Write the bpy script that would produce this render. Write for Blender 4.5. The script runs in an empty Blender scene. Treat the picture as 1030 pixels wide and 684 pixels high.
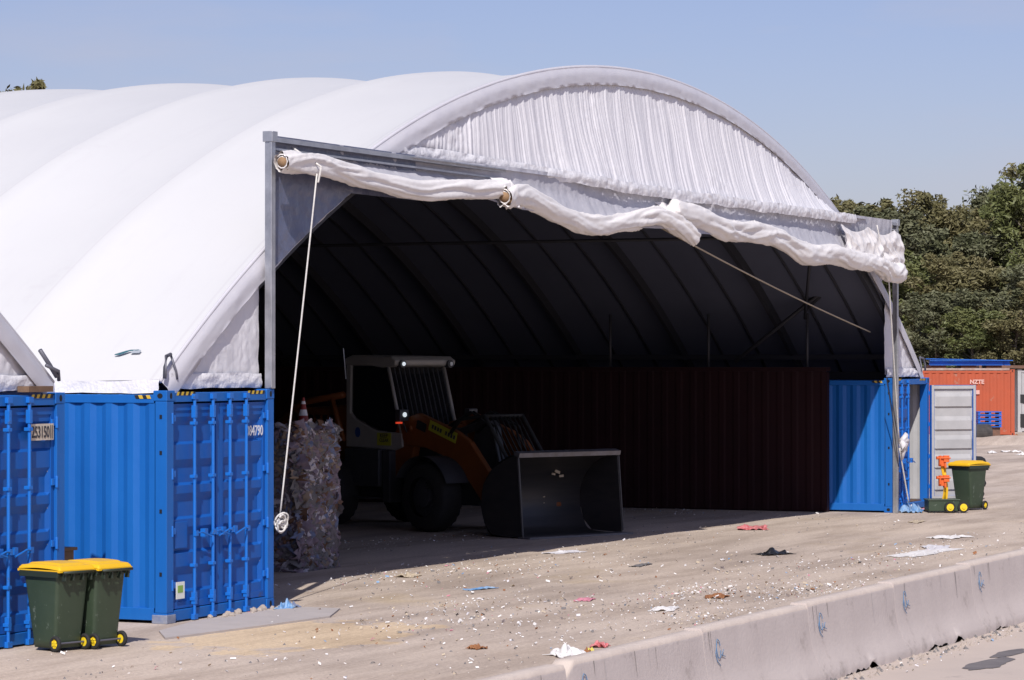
import bpy, math, random
from mathutils import Vector, Matrix, noise, Euler
random.seed(7)
S = bpy.context.scene
COL = S.collection
PI = math.pi
rad = math.radians

# ------------------------------------------------------------------ site frame
CAM = Vector((-28.665, -17.313, 2.919))
YAW, PITCH = 1.1421, 0.00703
RV = Vector((math.cos(YAW), -math.sin(YAW), 0))      # sideways axis of the yard (used for far objects)
FV = Vector((math.sin(YAW), math.cos(YAW), 0))

def yard(a, d, z=0.0):
    "a metres sideways, d metres away"
    return Vector((CAM.x, CAM.y, 0)) + RV * a + FV * d + Vector((0, 0, z))

# ------------------------------------------------------------------ materials
def mat(name, col, rough=.6, metal=0, col2=None, scale=3.0, amt=.5, bump=None, detail=6, spec=.5,
        spots=None, stretch=None, emit=None, alpha=None):
    m = bpy.data.materials.new(name); m.use_nodes = True
    nt = m.node_tree; N = nt.nodes; L = nt.links
    b = N['Principled BSDF']
    b.inputs['Roughness'].default_value = rough
    b.inputs['Metallic'].default_value = metal
    b.inputs['Specular IOR Level'].default_value = spec
    b.inputs['Base Color'].default_value = (*col, 1)
    tc = N.new('ShaderNodeTexCoord'); mp = N.new('ShaderNodeMapping')
    L.new(tc.outputs['Object'], mp.inputs['Vector'])
    if stretch: mp.inputs['Scale'].default_value = stretch
    last = None
    if col2:
        n = N.new('ShaderNodeTexNoise'); n.inputs['Scale'].default_value = scale
        n.inputs['Detail'].default_value = detail; n.inputs['Roughness'].default_value = .62
        L.new(mp.outputs[0], n.inputs['Vector'])
        r = N.new('ShaderNodeValToRGB')
        r.color_ramp.elements[0].position = .5 - .28 * (1 - amt) - .06; r.color_ramp.elements[0].color = (*col, 1)
        r.color_ramp.elements[1].position = .5 + .28 * (1 - amt) + .12; r.color_ramp.elements[1].color = (*col2, 1)
        L.new(n.outputs['Fac'], r.inputs['Fac'])
        last = r.outputs['Color']
    if spots:
        c3, sc, th, wd = spots
        n = N.new('ShaderNodeTexNoise'); n.inputs['Scale'].default_value = sc; n.inputs['Detail'].default_value = 8
        n.inputs['Roughness'].default_value = .7
        L.new(tc.outputs['Object'], n.inputs['Vector'])
        r = N.new('ShaderNodeMapRange'); r.inputs['From Min'].default_value = th; r.inputs['From Max'].default_value = th + wd
        L.new(n.outputs['Fac'], r.inputs['Value'])
        mx = N.new('ShaderNodeMix'); mx.data_type = 'RGBA'
        L.new(r.outputs[0], mx.inputs['Factor'])
        if last: L.new(last, mx.inputs['A'])
        else: mx.inputs['A'].default_value = (*col, 1)
        mx.inputs['B'].default_value = (*c3, 1)
        last = mx.outputs['Result']
    if last: L.new(last, b.inputs['Base Color'])
    if bump:
        sc, st, dist = bump
        n = N.new('ShaderNodeTexNoise'); n.inputs['Scale'].default_value = sc; n.inputs['Detail'].default_value = 5
        L.new(tc.outputs['Object'], n.inputs['Vector'])
        bp = N.new('ShaderNodeBump'); bp.inputs['Strength'].default_value = st; bp.inputs['Distance'].default_value = dist
        L.new(n.outputs['Fac'], bp.inputs['Height']); L.new(bp.outputs[0], b.inputs['Normal'])
    if emit:
        b.inputs['Emission Color'].default_value = (*emit[0], 1); b.inputs['Emission Strength'].default_value = emit[1]
    if alpha is not None: b.inputs['Alpha'].default_value = alpha
    return m

M = {}
M['roof'] = mat('white_roof_fabric', (.62, .618, .62), .5, col2=(.59, .588, .592), scale=.35, amt=.2, bump=(1.1, .12, .05), spec=.25, spots=((.56, .55, .56), .9, .62, .14))
M['band'] = mat('grey_edge_fabric', (.60, .59, .63), .5, col2=(.54, .53, .58), scale=2, bump=(5, .25, .02))
M['curtain'] = mat('pleated_white_fabric', (.74, .73, .76), .55, col2=(.68, .67, .71), scale=1.6, bump=(9, .3, .02))
M['hem'] = mat('crumpled_white_hem', (.80, .79, .81), .5, col2=(.62, .61, .65), scale=5, bump=(22, .6, .02))
M['roll'] = mat('cream_rolled_fabric', (.80, .77, .755), .5, col2=(.73, .70, .69), scale=3, bump=(5, .35, .03))
M['rollcore'] = mat('brown_cardboard_core', (.28, .17, .09), .8)
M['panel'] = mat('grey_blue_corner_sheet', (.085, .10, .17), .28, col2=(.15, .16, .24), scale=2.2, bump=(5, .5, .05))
M['header'] = mat('grey_header_fabric', (.52, .51, .55), .5, col2=(.40, .40, .45), scale=3, bump=(8, .5, .03))
M['lining'] = mat('shade_dark_inner_fabric', (.11, .12, .17), .75, col2=(.09, .10, .145), scale=.6, spec=.2)  # dark colour put in to hold down bounced light inside
M['truss'] = mat('dark_truss_steel', (.035, .036, .046), .6, spec=.3)
M['prop'] = mat('dull_prop_steel', (.06, .06, .07), .55, metal=.3)
M['galv'] = mat('galvanised_steel', (.52, .53, .56), .38, metal=.75, col2=(.33, .34, .37), scale=5)
M['clamp'] = mat('dark_grey_clamp', (.13, .13, .16), .5, metal=.3)
M['emblem'] = mat('teal_emblem', (.03, .11, .14), .5)
M['emblem2'] = mat('pale_grey_emblem', (.35, .38, .42), .5)
M['blue'] = mat('blue_container_paint', (.006, .105, .40), .5, col2=(.010, .135, .47), scale=1.6, amt=.45, stretch=(1.6, 1.6, .3), bump=(1.6, .35, .03), spec=.35,
                spots=((.05, .10, .22), 2.3, .665, .06))
M['bluedoor'] = mat('blue_door_paint', (.006, .100, .41), .5, col2=(.008, .09, .37), scale=1.0, amt=.3, spec=.35, spots=((.05, .08, .20), 1.7, .66, .05))
M['bluelight'] = mat('lighter_blue_rod_paint', (.008, .145, .55), .45, spots=((.05, .09, .2), 8, .62, .06))
M['steelgrey'] = mat('worn_grey_casting', (.30, .31, .34), .6, col2=(.12, .16, .3), scale=9)
M['hole'] = mat('dark_hole', (.006, .007, .012), .9)
M['greyin'] = mat('pale_grey_interior_paint', (.46, .455, .46), .6, col2=(.35, .35, .355), scale=2, spots=((.25, .23, .21), 3, .62, .1))
M['gasket'] = mat('black_gasket', (.02, .02, .022), .7)
M['haz_y'] = mat('hazard_yellow', (.62, .42, .04), .6)
M['haz_k'] = mat('hazard_black', (.015, .015, .015), .6)
M['plate'] = mat('cream_number_plate', (.62, .55, .45), .6, col2=(.5, .43, .36), scale=9)
M['ink'] = mat('dark_ink', (.04, .04, .05), .6)
M['whiteink'] = mat('white_ink', (.7, .72, .76), .6)
M['fadedw'] = mat('faded_pink_lettering', (.62, .38, .33), .8)
M['stickerw'] = mat('white_sticker', (.75, .76, .7), .5)
M['stickerg'] = mat('green_sticker_mark', (.25, .42, .08), .5)
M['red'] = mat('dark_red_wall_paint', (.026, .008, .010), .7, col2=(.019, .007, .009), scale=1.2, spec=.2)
M['orangec'] = mat('faded_orange_container_paint', (.44, .095, .045), .7, col2=(.36, .085, .045), scale=1.5, spots=((.34, .2, .15), 2.0, .6, .08), spec=.25)
M['rust'] = mat('rusty_steel', (.20, .10, .06), .8, col2=(.10, .06, .045), scale=5)
M['palerail'] = mat('pale_weathered_rail', (.42, .36, .33), .7, col2=(.25, .14, .1), scale=3)
M['binbody'] = mat('dark_green_plastic', (.030, .050, .028), .5, col2=(.040, .062, .038), scale=3, spots=((.12, .15, .12), 9, .62, .03))
M['bindark'] = mat('dark_bin_rim_plastic', (.022, .032, .022), .5)
M['lid'] = mat('yellow_lid_plastic', (.78, .46, .012), .45, col2=(.70, .40, .012), scale=4)
M['tyre'] = mat('black_rubber', (.013, .013, .014), .8, col2=(.02, .02, .021), scale=6)
M['hub'] = mat('yellow_wheel_plastic', (.75, .55, .02), .5)
M['orange'] = mat('orange_plastic', (.72, .13, .02), .5, col2=(.6, .1, .02), scale=10)
M['loadero'] = mat('orange_loader_paint', (.21, .062, .012), .5, col2=(.15, .042, .010), scale=3, spots=((.2, .08, .03), 4, .6, .1))
M['cream'] = mat('cream_cab_paint', (.36, .345, .32), .5, col2=(.29, .275, .26), scale=2)
M['dkpaint'] = mat('dark_grey_loader_paint', (.05, .052, .06), .5, col2=(.035, .036, .042), scale=4)
M['lglass'] = mat('dark_cab_glass', (.008, .009, .012), .08, spec=.6)
M['bucket'] = mat('worn_bucket_steel', (.055, .055, .062), .42, metal=.55, col2=(.085, .08, .08), scale=2.5, stretch=(1, .3, 3))
M['bucketlip'] = mat('bright_worn_steel_edge', (.20, .20, .23), .45, metal=.5, col2=(.13, .12, .12), scale=8)
M['yellowst'] = mat('yellow_sticker', (.42, .42, .03), .5)
M['bluest'] = mat('blue_round_sticker', (.02, .07, .25), .5)
M['lampw'] = mat('lit_white_lamp', (.8, .85, .9), .3, emit=((.85, .95, 1), .7))
M['lampr'] = mat('lit_red_lamp', (.7, .05, .03), .3, emit=((1, .08, .03), .55))
M['lens'] = mat('clear_lamp_lens', (.6, .65, .7), .1, spec=.8)
M['rope'] = mat('white_rope', (.70, .68, .66), .7, col2=(.5, .48, .46), scale=40)
M['tanrope'] = mat('tan_rope', (.40, .34, .26), .8)
M['rag'] = mat('white_rag', (.72, .70, .72), .8, col2=(.5, .48, .52), scale=9)
M['paper'] = mat('white_paper', (.74, .72, .71), .8, col2=(.6, .57, .55), scale=12)
M['redpaper'] = mat('red_plastic_wrap', (.50, .06, .07), .5, col2=(.65, .35, .35), scale=14)
M['blackbag'] = mat('black_plastic_bag', (.012, .012, .014), .35)
M['brownp'] = mat('brown_card', (.30, .13, .05), .8, col2=(.22, .09, .04), scale=9)
M['tanp'] = mat('tan_card', (.46, .38, .28), .8)
M['bluep'] = mat('blue_plastic_scrap', (.05, .22, .50), .5, col2=(.4, .5, .6), scale=8)
M['pinkp'] = mat('pink_paper_scrap', (.55, .22, .28), .7)
M['greyp'] = mat('grey_scrap', (.16, .15, .15), .8)
M['yelp'] = mat('yellow_scrap', (.6, .5, .1), .7)
M['ply'] = mat('brown_plywood', (.20, .12, .07), .8, col2=(.12, .07, .045), scale=6)
M['concrete'] = mat('weathered_concrete', (.56, .495, .465), .85, col2=(.47, .41, .385), scale=1.3, amt=.3, bump=(30, .35, .01), spots=((.33, .285, .26), 2.6, .58, .12))
M['conctop'] = mat('highlit_concrete_top', (.62, .53, .46), .9, col2=(.52, .44, .39), scale=5, bump=(30, .4, .01))  # paler tan top strip, with its edge highlight put into the colour
M['bluemark'] = mat('faded_blue_spray', (.05, .17, .36), .8, col2=(.16, .25, .36), scale=14)
M['drip'] = mat('pale_drip_stain', (.46, .44, .43), .9)
M['crack'] = mat('dark_joint', (.05, .045, .04), .9)
M['slab'] = mat('grey_slab_concrete', (.46, .41, .385), .9, col2=(.39, .35, .33), scale=2.5, bump=(20, .3, .01))
M['stone'] = mat('pale_stone', (.42, .36, .31), .9, col2=(.3, .25, .22), scale=8)
M['bark'] = mat('grey_eucalypt_bark', (.20, .17, .14), .9, col2=(.10, .08, .065), scale=4)
M['leafa'] = mat('olive_eucalypt_leaves', (.125, .12, .050), .6, col2=(.19, .165, .080), scale=.55, amt=.55, spec=.35)
M['leafb'] = mat('grey_green_leaves', (.100, .110, .056), .6, col2=(.155, .152, .085), scale=.5, amt=.55, spec=.35)
M['leafc'] = mat('bright_green_leaves', (.100, .120, .040), .55, col2=(.165, .172, .066), scale=.6, amt=.55, spec=.35)
M['bluesteel'] = mat('bright_blue_steel', (.01, .13, .55), .5, col2=(.008, .1, .42), scale=3)
M['blackpipe'] = mat('dusty_black_pipe', (.03, .028, .028), .8, col2=(.08, .07, .065), scale=5)

def add_seams(m, period, offs):
    nt = m.node_tree; N = nt.nodes; L = nt.links; b = N['Principled BSDF']
    src = b.inputs['Base Color'].links[0].from_socket
    tc = N.new('ShaderNodeTexCoord'); sx = N.new('ShaderNodeSeparateXYZ'); L.new(tc.outputs['Object'], sx.inputs[0])
    a = N.new('ShaderNodeMath'); a.operation = 'ADD'; a.inputs[1].default_value = offs; L.new(sx.outputs['Y'], a.inputs[0])
    p = N.new('ShaderNodeMath'); p.operation = 'PINGPONG'; p.inputs[1].default_value = period/2; L.new(a.outputs[0], p.inputs[0])
    r = N.new('ShaderNodeMapRange'); r.inputs['From Min'].default_value = .012; r.inputs['From Max'].default_value = .03; r.inputs['To Min'].default_value = .8; r.inputs['To Max'].default_value = 0
    L.new(p.outputs[0], r.inputs['Value'])
    n = N.new('ShaderNodeTexNoise'); n.inputs['Scale'].default_value = 2.5; n.inputs['Detail'].default_value = 9; n.inputs['Roughness'].default_value = .7
    mp = N.new('ShaderNodeMapping'); mp.inputs['Scale'].default_value = (.25, 1.6, .25); L.new(tc.outputs['Object'], mp.inputs[0]); L.new(mp.outputs[0], n.inputs['Vector'])
    r2 = N.new('ShaderNodeMapRange'); r2.inputs['From Min'].default_value = .55; r2.inputs['From Max'].default_value = .8; r2.inputs['To Max'].default_value = .5; L.new(n.outputs['Fac'], r2.inputs['Value'])
    mm = N.new('ShaderNodeMath'); mm.operation = 'MAXIMUM'; L.new(r.outputs[0], mm.inputs[0]); L.new(r2.outputs[0], mm.inputs[1])
    mx = N.new('ShaderNodeMix'); mx.data_type = 'RGBA'; mx.inputs['B'].default_value = (.56, .55, .56, 1)
    L.new(mm.outputs[0], mx.inputs['Factor']); L.new(src, mx.inputs['A']); L.new(mx.outputs['Result'], b.inputs['Base Color'])
add_seams(M['roof'], 2.35, -.28)

def ground_material():
    m = bpy.data.materials.new('pale_compacted_dirt'); m.use_nodes = True
    nt = m.node_tree; N = nt.nodes; L = nt.links; b = N['Principled BSDF']
    b.inputs['Roughness'].default_value = .95; b.inputs['Specular IOR Level'].default_value = .15
    tc = N.new('ShaderNodeTexCoord')
    def nz(sc, det, rgh=.6, st=None):
        n = N.new('ShaderNodeTexNoise'); n.inputs['Scale'].default_value = sc; n.inputs['Detail'].default_value = det
        n.inputs['Roughness'].default_value = rgh
        if st:
            mp = N.new('ShaderNodeMapping'); mp.inputs['Scale'].default_value = st; L.new(tc.outputs['Object'], mp.inputs[0]); L.new(mp.outputs[0], n.inputs['Vector'])
        else: L.new(tc.outputs['Object'], n.inputs['Vector'])
        return n.outputs['Fac']
    def ramp(f, a, ca, c, cc):
        r = N.new('ShaderNodeValToRGB'); r.color_ramp.elements[0].position = a; r.color_ramp.elements[0].color = (*ca, 1)
        r.color_ramp.elements[1].position = c; r.color_ramp.elements[1].color = (*cc, 1); L.new(f, r.inputs[0]); return r.outputs[0]
    def mix(f, a, c, typ='MIX'):
        x = N.new('ShaderNodeMix'); x.data_type = 'RGBA'; x.blend_type = typ
        if isinstance(f, float): x.inputs['Factor'].default_value = f
        else: L.new(f, x.inputs['Factor'])
        L.new(a, x.inputs['A']); L.new(c, x.inputs['B']); return x.outputs['Result']
    big = ramp(nz(.22, 6), .36, (.58, .487, .408), .66, (.495, .418, .36))
    sandy = ramp(nz(.35, 3), .60, (0, 0, 0), .74, (1, 1, 1))
    yel = ramp(nz(3, 4), .3, (.56, .455, .335), .7, (.51, .415, .31))
    c = mix(sandy, big, yel)
    # a patch of spilt yellow sand by the slab
    mp = N.new('ShaderNodeMapping'); mp.inputs['Location'].default_value = (.15, .92, 0); mp.inputs['Scale'].default_value = (.24, .45, 1)
    L.new(tc.outputs['Object'], mp.inputs[0])
    ln = N.new('ShaderNodeVectorMath'); ln.operation = 'LENGTH'; L.new(mp.outputs[0], ln.inputs[0])
    ad = N.new('ShaderNodeMath'); ad.operation = 'ADD'; L.new(ln.outputs['Value'], ad.inputs[0]); L.new(nz(1.3, 5), ad.inputs[1])
    sp = ramp(ad.outputs[0], .95, (1, 1, 1), 1.55, (0, 0, 0))
    sd2 = ramp(nz(5, 5), .3, (.66, .52, .36), .7, (.60, .47, .33))
    c = mix(sp, c, sd2)
    tr = ramp(nz(1.1, 7, .7, (.18, 1.0, 1)), .42, (1.04, 1.03, 1.02), .60, (.74, .71, .69))
    c = mix(.9, c, tr, 'MULTIPLY')
    fine = ramp(nz(22, 8, .75), .36, (.80, .79, .79), .64, (1.12, 1.12, 1.11))
    c = mix(1.0, c, fine, 'MULTIPLY')
    v = N.new('ShaderNodeTexVoronoi'); v.inputs['Scale'].default_value = 11; L.new(tc.outputs['Object'], v.inputs['Vector'])
    pb = ramp(v.outputs['Distance'], .05, (.74, .72, .70), .13, (1, 1, 1))
    c = mix(.45, c, pb, 'MULTIPLY')
    L.new(c, b.inputs['Base Color'])
    bp = N.new('ShaderNodeBump'); bp.inputs['Strength'].default_value = .45; bp.inputs['Distance'].default_value = .03
    L.new(nz(9, 8, .7), bp.inputs['Height']); L.new(bp.outputs[0], b.inputs['Normal'])
    return m
M['ground'] = ground_material()

def road_material():
    m = mat('pale_worn_road', (.54, .455, .395), .9, col2=(.46, .39, .345), scale=.9, amt=.3, bump=(25, .3, .01), spec=.2,
            spots=((.38, .325, .29), 1.7, .60, .1))
    return m
M['road'] = road_material()
M['oil'] = mat('damp_dark_stain', (.13, .115, .115), .7, col2=(.2, .18, .175), scale=3, spec=.3)

# ------------------------------------------------------------------ mesh builder
class B:
    def __init__(s): s.v = []; s.f = []; s.m = []
    def add(s, vs, fs, mi=0):
        o = len(s.v); s.v += [Vector(v) for v in vs]
        for f in fs: s.f.append(tuple(i + o for i in f)); s.m.append(mi)
        return s
    def box(s, lo, hi, mi=0, rot=None, piv=None):
        x0, y0, z0 = lo; x1, y1, z1 = hi
        vs = [Vector(p) for p in [(x0,y0,z0),(x1,y0,z0),(x1,y1,z0),(x0,y1,z0),(x0,y0,z1),(x1,y0,z1),(x1,y1,z1),(x0,y1,z1)]]
        if rot is not None:
            c = Vector(piv) if piv is not None else (Vector(lo) + Vector(hi)) / 2
            vs = [rot @ (v - c) + c for v in vs]
        return s.add(vs, [(0,3,2,1),(4,5,6,7),(0,1,5,4),(1,2,6,5),(2,3,7,6),(3,0,4,7)], mi)
    def tube(s, pts, r, n=8, mi=0, cap=True):
        pts = [Vector(p) for p in pts]; rings = []
        for i, p in enumerate(pts):
            d = (pts[min(i+1, len(pts)-1)] - pts[max(i-1, 0)]).normalized()
            up = Vector((0,0,1)) if abs(d.z) < .9 else Vector((1,0,0))
            a = d.cross(up).normalized(); b = a.cross(d)
            rr = r[i] if isinstance(r, (list, tuple)) else r
            rings.append([p + (a * math.cos(2*PI*k/n) + b * math.sin(2*PI*k/n)) * rr for k in range(n)])
        vs = [v for R in rings for v in R]; fs = []
        for i in range(len(pts)-1):
            for k in range(n):
                fs.append((i*n+k, i*n+(k+1)%n, (i+1)*n+(k+1)%n, (i+1)*n+k))
        if cap: fs += [tuple(range(n))[::-1], tuple((len(pts)-1)*n+k for k in range(n))]
        return s.add(vs, fs, mi)
    def grid(s, fn, nu, nv, mi=0):
        vs = [fn(i/nu, j/nv) for i in range(nu+1) for j in range(nv+1)]
        fs = [(i*(nv+1)+j, (i+1)*(nv+1)+j, (i+1)*(nv+1)+j+1, i*(nv+1)+j+1) for i in range(nu) for j in range(nv)]
        return s.add(vs, fs, mi)
    def prism(s, poly, axis, a, b, mi=0):
        "poly of 2-D points extruded along axis 0/1/2 from a to b"
        def P(p, t):
            l = [p[0], p[1]]; l.insert(axis, t); return Vector(l)
        n = len(poly); vs = [P(p, a) for p in poly] + [P(p, b) for p in poly]
        fs = [tuple(range(n)), tuple(range(n, 2*n))[::-1]] + [(i, i+n, (i+1)%n+n, (i+1)%n) for i in range(n)]
        return s.add(vs, fs, mi)
    def build(s, name, mats, parent=None, smooth=False, loc=None, rot=None, bevel=0):
        me = bpy.data.meshes.new(name); me.from_pydata([tuple(v) for v in s.v], [], s.f)
        if not isinstance(mats, (list, tuple)): mats = [mats]
        for m in mats: me.materials.append(m)
        me.polygons.foreach_set('material_index', s.m)
        if smooth: me.polygons.foreach_set('use_smooth', [True]*len(s.f))
        me.update(); me.validate()
        o = bpy.data.objects.new(name, me); COL.objects.link(o)
        if parent: o.parent = parent
        if loc is not None: o.location = loc
        if rot is not None: o.rotation_euler = rot
        if bevel:
            md = o.modifiers.new('bevel', 'BEVEL'); md.width = bevel; md.segments = 2; md.limit_method = 'ANGLE'
        return o

def tag(o, label=None, cat=None, group=None, kind=None):
    if label: o['label'] = label
    if cat: o['category'] = cat
    if group: o['group'] = group
    if kind: o['kind'] = kind
    return o
def thing(name, loc, label, cat, rz=0, group=None, rot=None):
    o = bpy.data.objects.new(name, None); COL.objects.link(o); o.empty_display_size = .2
    o.location = loc; o.rotation_euler = rot if rot else (0, 0, rz)
    return tag(o, label, cat, group)
def dup(root, loc, rz=None, scale=None, label=None):
    r = root.copy(); COL.objects.link(r); r.location = loc
    if rz is not None: r.rotation_euler = (0, 0, rz)
    if scale is not None: r.scale = scale
    if label: r['label'] = label
    for ch in [c for c in bpy.data.objects if c.parent == root]:
        c = ch.copy(); COL.objects.link(c); c.parent = r
        for g in [q for q in bpy.data.objects if q.parent == ch]:
            d = g.copy(); COL.objects.link(d); d.parent = c
    return r
def text(name, s, size, mtl, parent, loc, rot, sx=1.0, bold=0.0):
    cu = bpy.data.curves.new('t', 'FONT'); cu.body = s; cu.size = size; cu.extrude = .001; cu.offset = bold
    cu.align_x = 'CENTER'; cu.align_y = 'CENTER'
    to = bpy.data.objects.new('t', cu); COL.objects.link(to)
    bpy.context.view_layer.update()
    me = bpy.data.meshes.new_from_object(to.evaluated_get(bpy.context.evaluated_depsgraph_get()))
    bpy.data.objects.remove(to); me.materials.clear(); me.materials.append(mtl)
    o = bpy.data.objects.new(name, me); COL.objects.link(o); o.parent = parent
    o.location = loc; o.rotation_euler = rot; o.scale = (sx, 1, 1)
    return o
def nv(p, s=1.0): return noise.noise(Vector(p) * s)

# ------------------------------------------------------------------ ground, road
g = B(); g.add([(-900,-8.2,0),(2600,-8.2,0),(2600,2600,0),(-900,2600,0)], [(0,1,2,3)])
g.add([(-900,-900,0.0),(2600,-900,0.0),(2600,-8.2,0.0),(-900,-8.2,0.0)], [(0,1,2,3)])
tag(g.build('ground', M['ground']), kind='structure')
rd = B(); rd.add([(-80,-16.5,.03),(140,-16.5,.03),(140,-8.66,.03),(-80,-8.66,.03)], [(0,1,2,3)])
tag(rd.build('road', M['road']), kind='structure')
# oil stain on the road: thin irregular patches
def blotch(b, cx, cy, rx, ry, z, n=26, mi=0, seed=0):
    pts = []
    for k in range(n):
        a = 2*PI*k/n; q = 1 + .35*nv((math.cos(a)*1.5+seed, math.sin(a)*1.5, seed*1.7)) + .14*nv((a*3, seed, 1), 1.7)
        pts.append((cx + rx*q*math.cos(a), cy + ry*q*math.sin(a), z))
    b.add(pts, [tuple(range(n))], mi)
ob = B(); blotch(ob, -.75, -9.55, .62, .16, .0345, seed=3); blotch(ob, .35, -9.45, .5, .12, .0345, seed=8)
tag(ob.build('road_stain', M['oil']), kind='structure')
# low dirt bank on the far side of the yard
bk = B()
bk.grid(lambda u, v: yard(8 + 60*u, 104 + 3.2*v + .6*nv((u*30, v, 0)), .30*math.sin(PI*v)*(1+.5*nv((u*40, 2, 0)))-.01), 120, 8)
tag(bk.build('dirt_bank', M['ground'], smooth=True), kind='structure')
# concrete slab by the container
sl = B(); sl.prism([(-1.6,-.95),(-.9,-.45),(.2,-.2),(1.6,-.12),(2.5,-.4),(2.5,-.85),(1.5,-1.25),(.2,-1.15)], 2, .0, .022)
tag(sl.build('concrete_slab', M['slab']), kind='structure')

# ------------------------------------------------------------------ shelter geometry
K, K4, APEX, HW = .0187, 1.6e-5, 7.43, 14.6
def arch_z(dx, inset=0): return APEX - K*dx*dx - K4*dx**4
def arch_pt(cx, dx, Y, inset=0.0):
    n = Vector((2*K*dx + 4*K4*dx**3, 0, 1)).normalized()
    return Vector((cx + dx, Y, arch_z(dx))) - n*inset
BAY = 2.35
def sagf(Y, y0):
    t = ((Y - y0) / BAY) % 1.0
    return .105 * (4*t*(1-t))**.8
def make_roof(root, cx, nb, y0, open_gable=True):
    Lr = nb*BAY
    def fn(u, v):
        dx = -HW + 2*HW*u; Y = y0 + Lr*v
        t = ((Y - y0)/BAY) % 1.0
        e = min(1, (HW-abs(dx))/2.0)
        return arch_pt(cx, dx, Y, sagf(Y, y0)*(.25+.75*e) + .012*nv((dx*.6, Y*.6, 3))*min(1, v*12))
    b = B(); b.grid(fn, 150, nb*12)
    o = b.build('roof_fabric', M['roof'], root, smooth=True)
    # fabric tail wrapped over the container edge
    for s in (-1, 1):
        t = B()
        def ft(u, v):
            Y = y0 + Lr*u; a = arch_pt(cx, s*HW, Y, sagf(Y, y0)*.25)
            return Vector((a.x + s*.02*v + s*.02*nv((Y*2, v*3, s)), Y, a.z*(1-v) + (2.56 + .012*nv((Y*3, 0, 0)))*v))
        t.grid(ft, nb*14, 3); t.build('roof_skirt', M['hem'], root, smooth=True)
    # inner skin added under the roof, dark to keep the inside shaded
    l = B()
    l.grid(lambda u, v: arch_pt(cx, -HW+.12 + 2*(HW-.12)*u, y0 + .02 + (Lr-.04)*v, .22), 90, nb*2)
    l.build('shade_inner_skin', M['lining'], root, smooth=True)
    return Lr
def make_band(root, cx, y0, lo=-HW, hi=HW, yi=.10):
    b = B()
    def fn(u, v):
        dx = lo + (hi-lo)*u
        q = min(1, max(0, v*1.15-.02)); ins = .30*q; Y = y0 + (yi-y0)*min(1, q*2.2)
        w = 0 if v == 0 else .006*nv((dx*2.5, v*3, 7)) + .006*(1-2.3*abs(nv((dx*4+v*2, v*5-dx, 2))))
        return arch_pt(cx, dx, Y + w, ins - (w if v > .1 else 0))
    b.grid(fn, 520, 8)
    b.tube([arch_pt(cx, lo+(hi-lo)*k/150, y0+.005, .03) for k in range(151)], .028, 8)
    return b.build('arch_edge_cover', M['band'], root, smooth=True)

def pleats(x, z, amp, seed=0, coarse=1.0):
    "gathered fabric: uneven near-vertical folds that merge and split, with crumpled patches"
    sx = x + .22*nv((x*.35, z*.45, seed)) + .06*nv((x*1.7, z*1.3, seed+6))
    gate = .5 + .5*nv((x*.8, z*.15, seed+9))
    p = .9*nv((sx*5.5, z*.22, seed)) + .75*nv((sx*12, z*.30, seed+1)) + .45*nv((sx*27, z*.5, seed+2))
    p += .45*(1-2.4*abs(nv((sx*8.5, z*.12, seed+12)))) * gate
    m = max(0, nv((x*.5, z*.7, seed+5))+.12)
    cr = (1-2.3*abs(nv((x*3.0, z*3.2, seed+2)))) + .6*(1-2.3*abs(nv((x*6.5, z*7, seed+3))))
    return amp*coarse*(p + 1.3*cr*m)

CX = 14.72
SH = thing('fabric_shelter', (0, 0, 0), 'large white vaulted fabric shelter with an open front, on rows of blue containers', 'shelter')
Y0 = .17
NB = 10
LR = make_roof(SH, CX, NB, Y0)
make_band(SH, CX, Y0)
# trusses
for i in range(NB+1):
    Y = Y0 + i*BAY + (.08 if i == 0 else (-.12 if i == NB else 0))
    b = B(); xs = [-HW+.25 + (2*HW-.5)*k/56 for k in range(57)]
    vs = []; fs = []
    for x in xs:
        for (yy, ins) in ((-.04, .235), (.04, .235), (.04, .42), (-.04, .42)): vs.append(arch_pt(CX, x, Y+yy, ins))
    for k in range(56):
        for q in range(4): fs.append((4*k+q, 4*k+4+q, 4*k+4+(q+1)%4, 4*k+(q+1)%4))
    b.add(vs, fs + [(0,1,2,3), (224,227,226,225)])
    b.build('arch_truss', M['truss'], SH)
for i in range(NB*3):
    if i % 3 == 0: continue
    Y = Y0 + i*BAY/3
    b = B(); b.tube([arch_pt(CX, -HW+.25+(2*HW-.5)*k/40, Y, .235) for k in range(41)], .028, 5); b.build('lining_batten', M['truss'], SH, smooth=True)
for dx in (-13.6, -9.0, -4.5, 0, 4.5, 9.0):
    b = B(); p = arch_pt(CX, dx, 0, .66)
    b.tube([(p.x, Y0+.1, p.z), (p.x, Y0+LR-.1, p.z)], .035, 6); b.build('purlin', M['truss'], SH, smooth=True)
for s in (-1, 1):
    b = B(); b.box((CX+s*14.25-.08, .20, 2.5265), (CX+s*14.25+.08, Y0+LR-.2, 2.70)); b.box((CX+s*13.5-.05, .6, 2.95), (CX+s*13.5+.05, Y0+LR-.2, 3.05))
    b.build('base_rail', M['truss'], SH)
# props and cross brace on the right side
for i, Y in enumerate((1.7, 3.75, 5.85)):
    b = B(); zt = arch_z(26.6-CX) - .62
    b.tube([(26.75, Y, 2.6), (26.75, Y, zt)], .03, 6); b.build('side_prop', M['prop'], SH, smooth=True)
b = B()
b.tube([(26.7, 1.0, 4.55), (26.75, 3.2, 2.9)], .04, 6); b.tube([(26.7, 1.0, 4.55), (26.75, 1.75, 3.9)], .04, 6); b.tube([(24.6, .9, 4.9), (26.75, 1.75, 3.75)], .03, 6)
b.build('cross_brace', M['truss'], SH, smooth=True)
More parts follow.
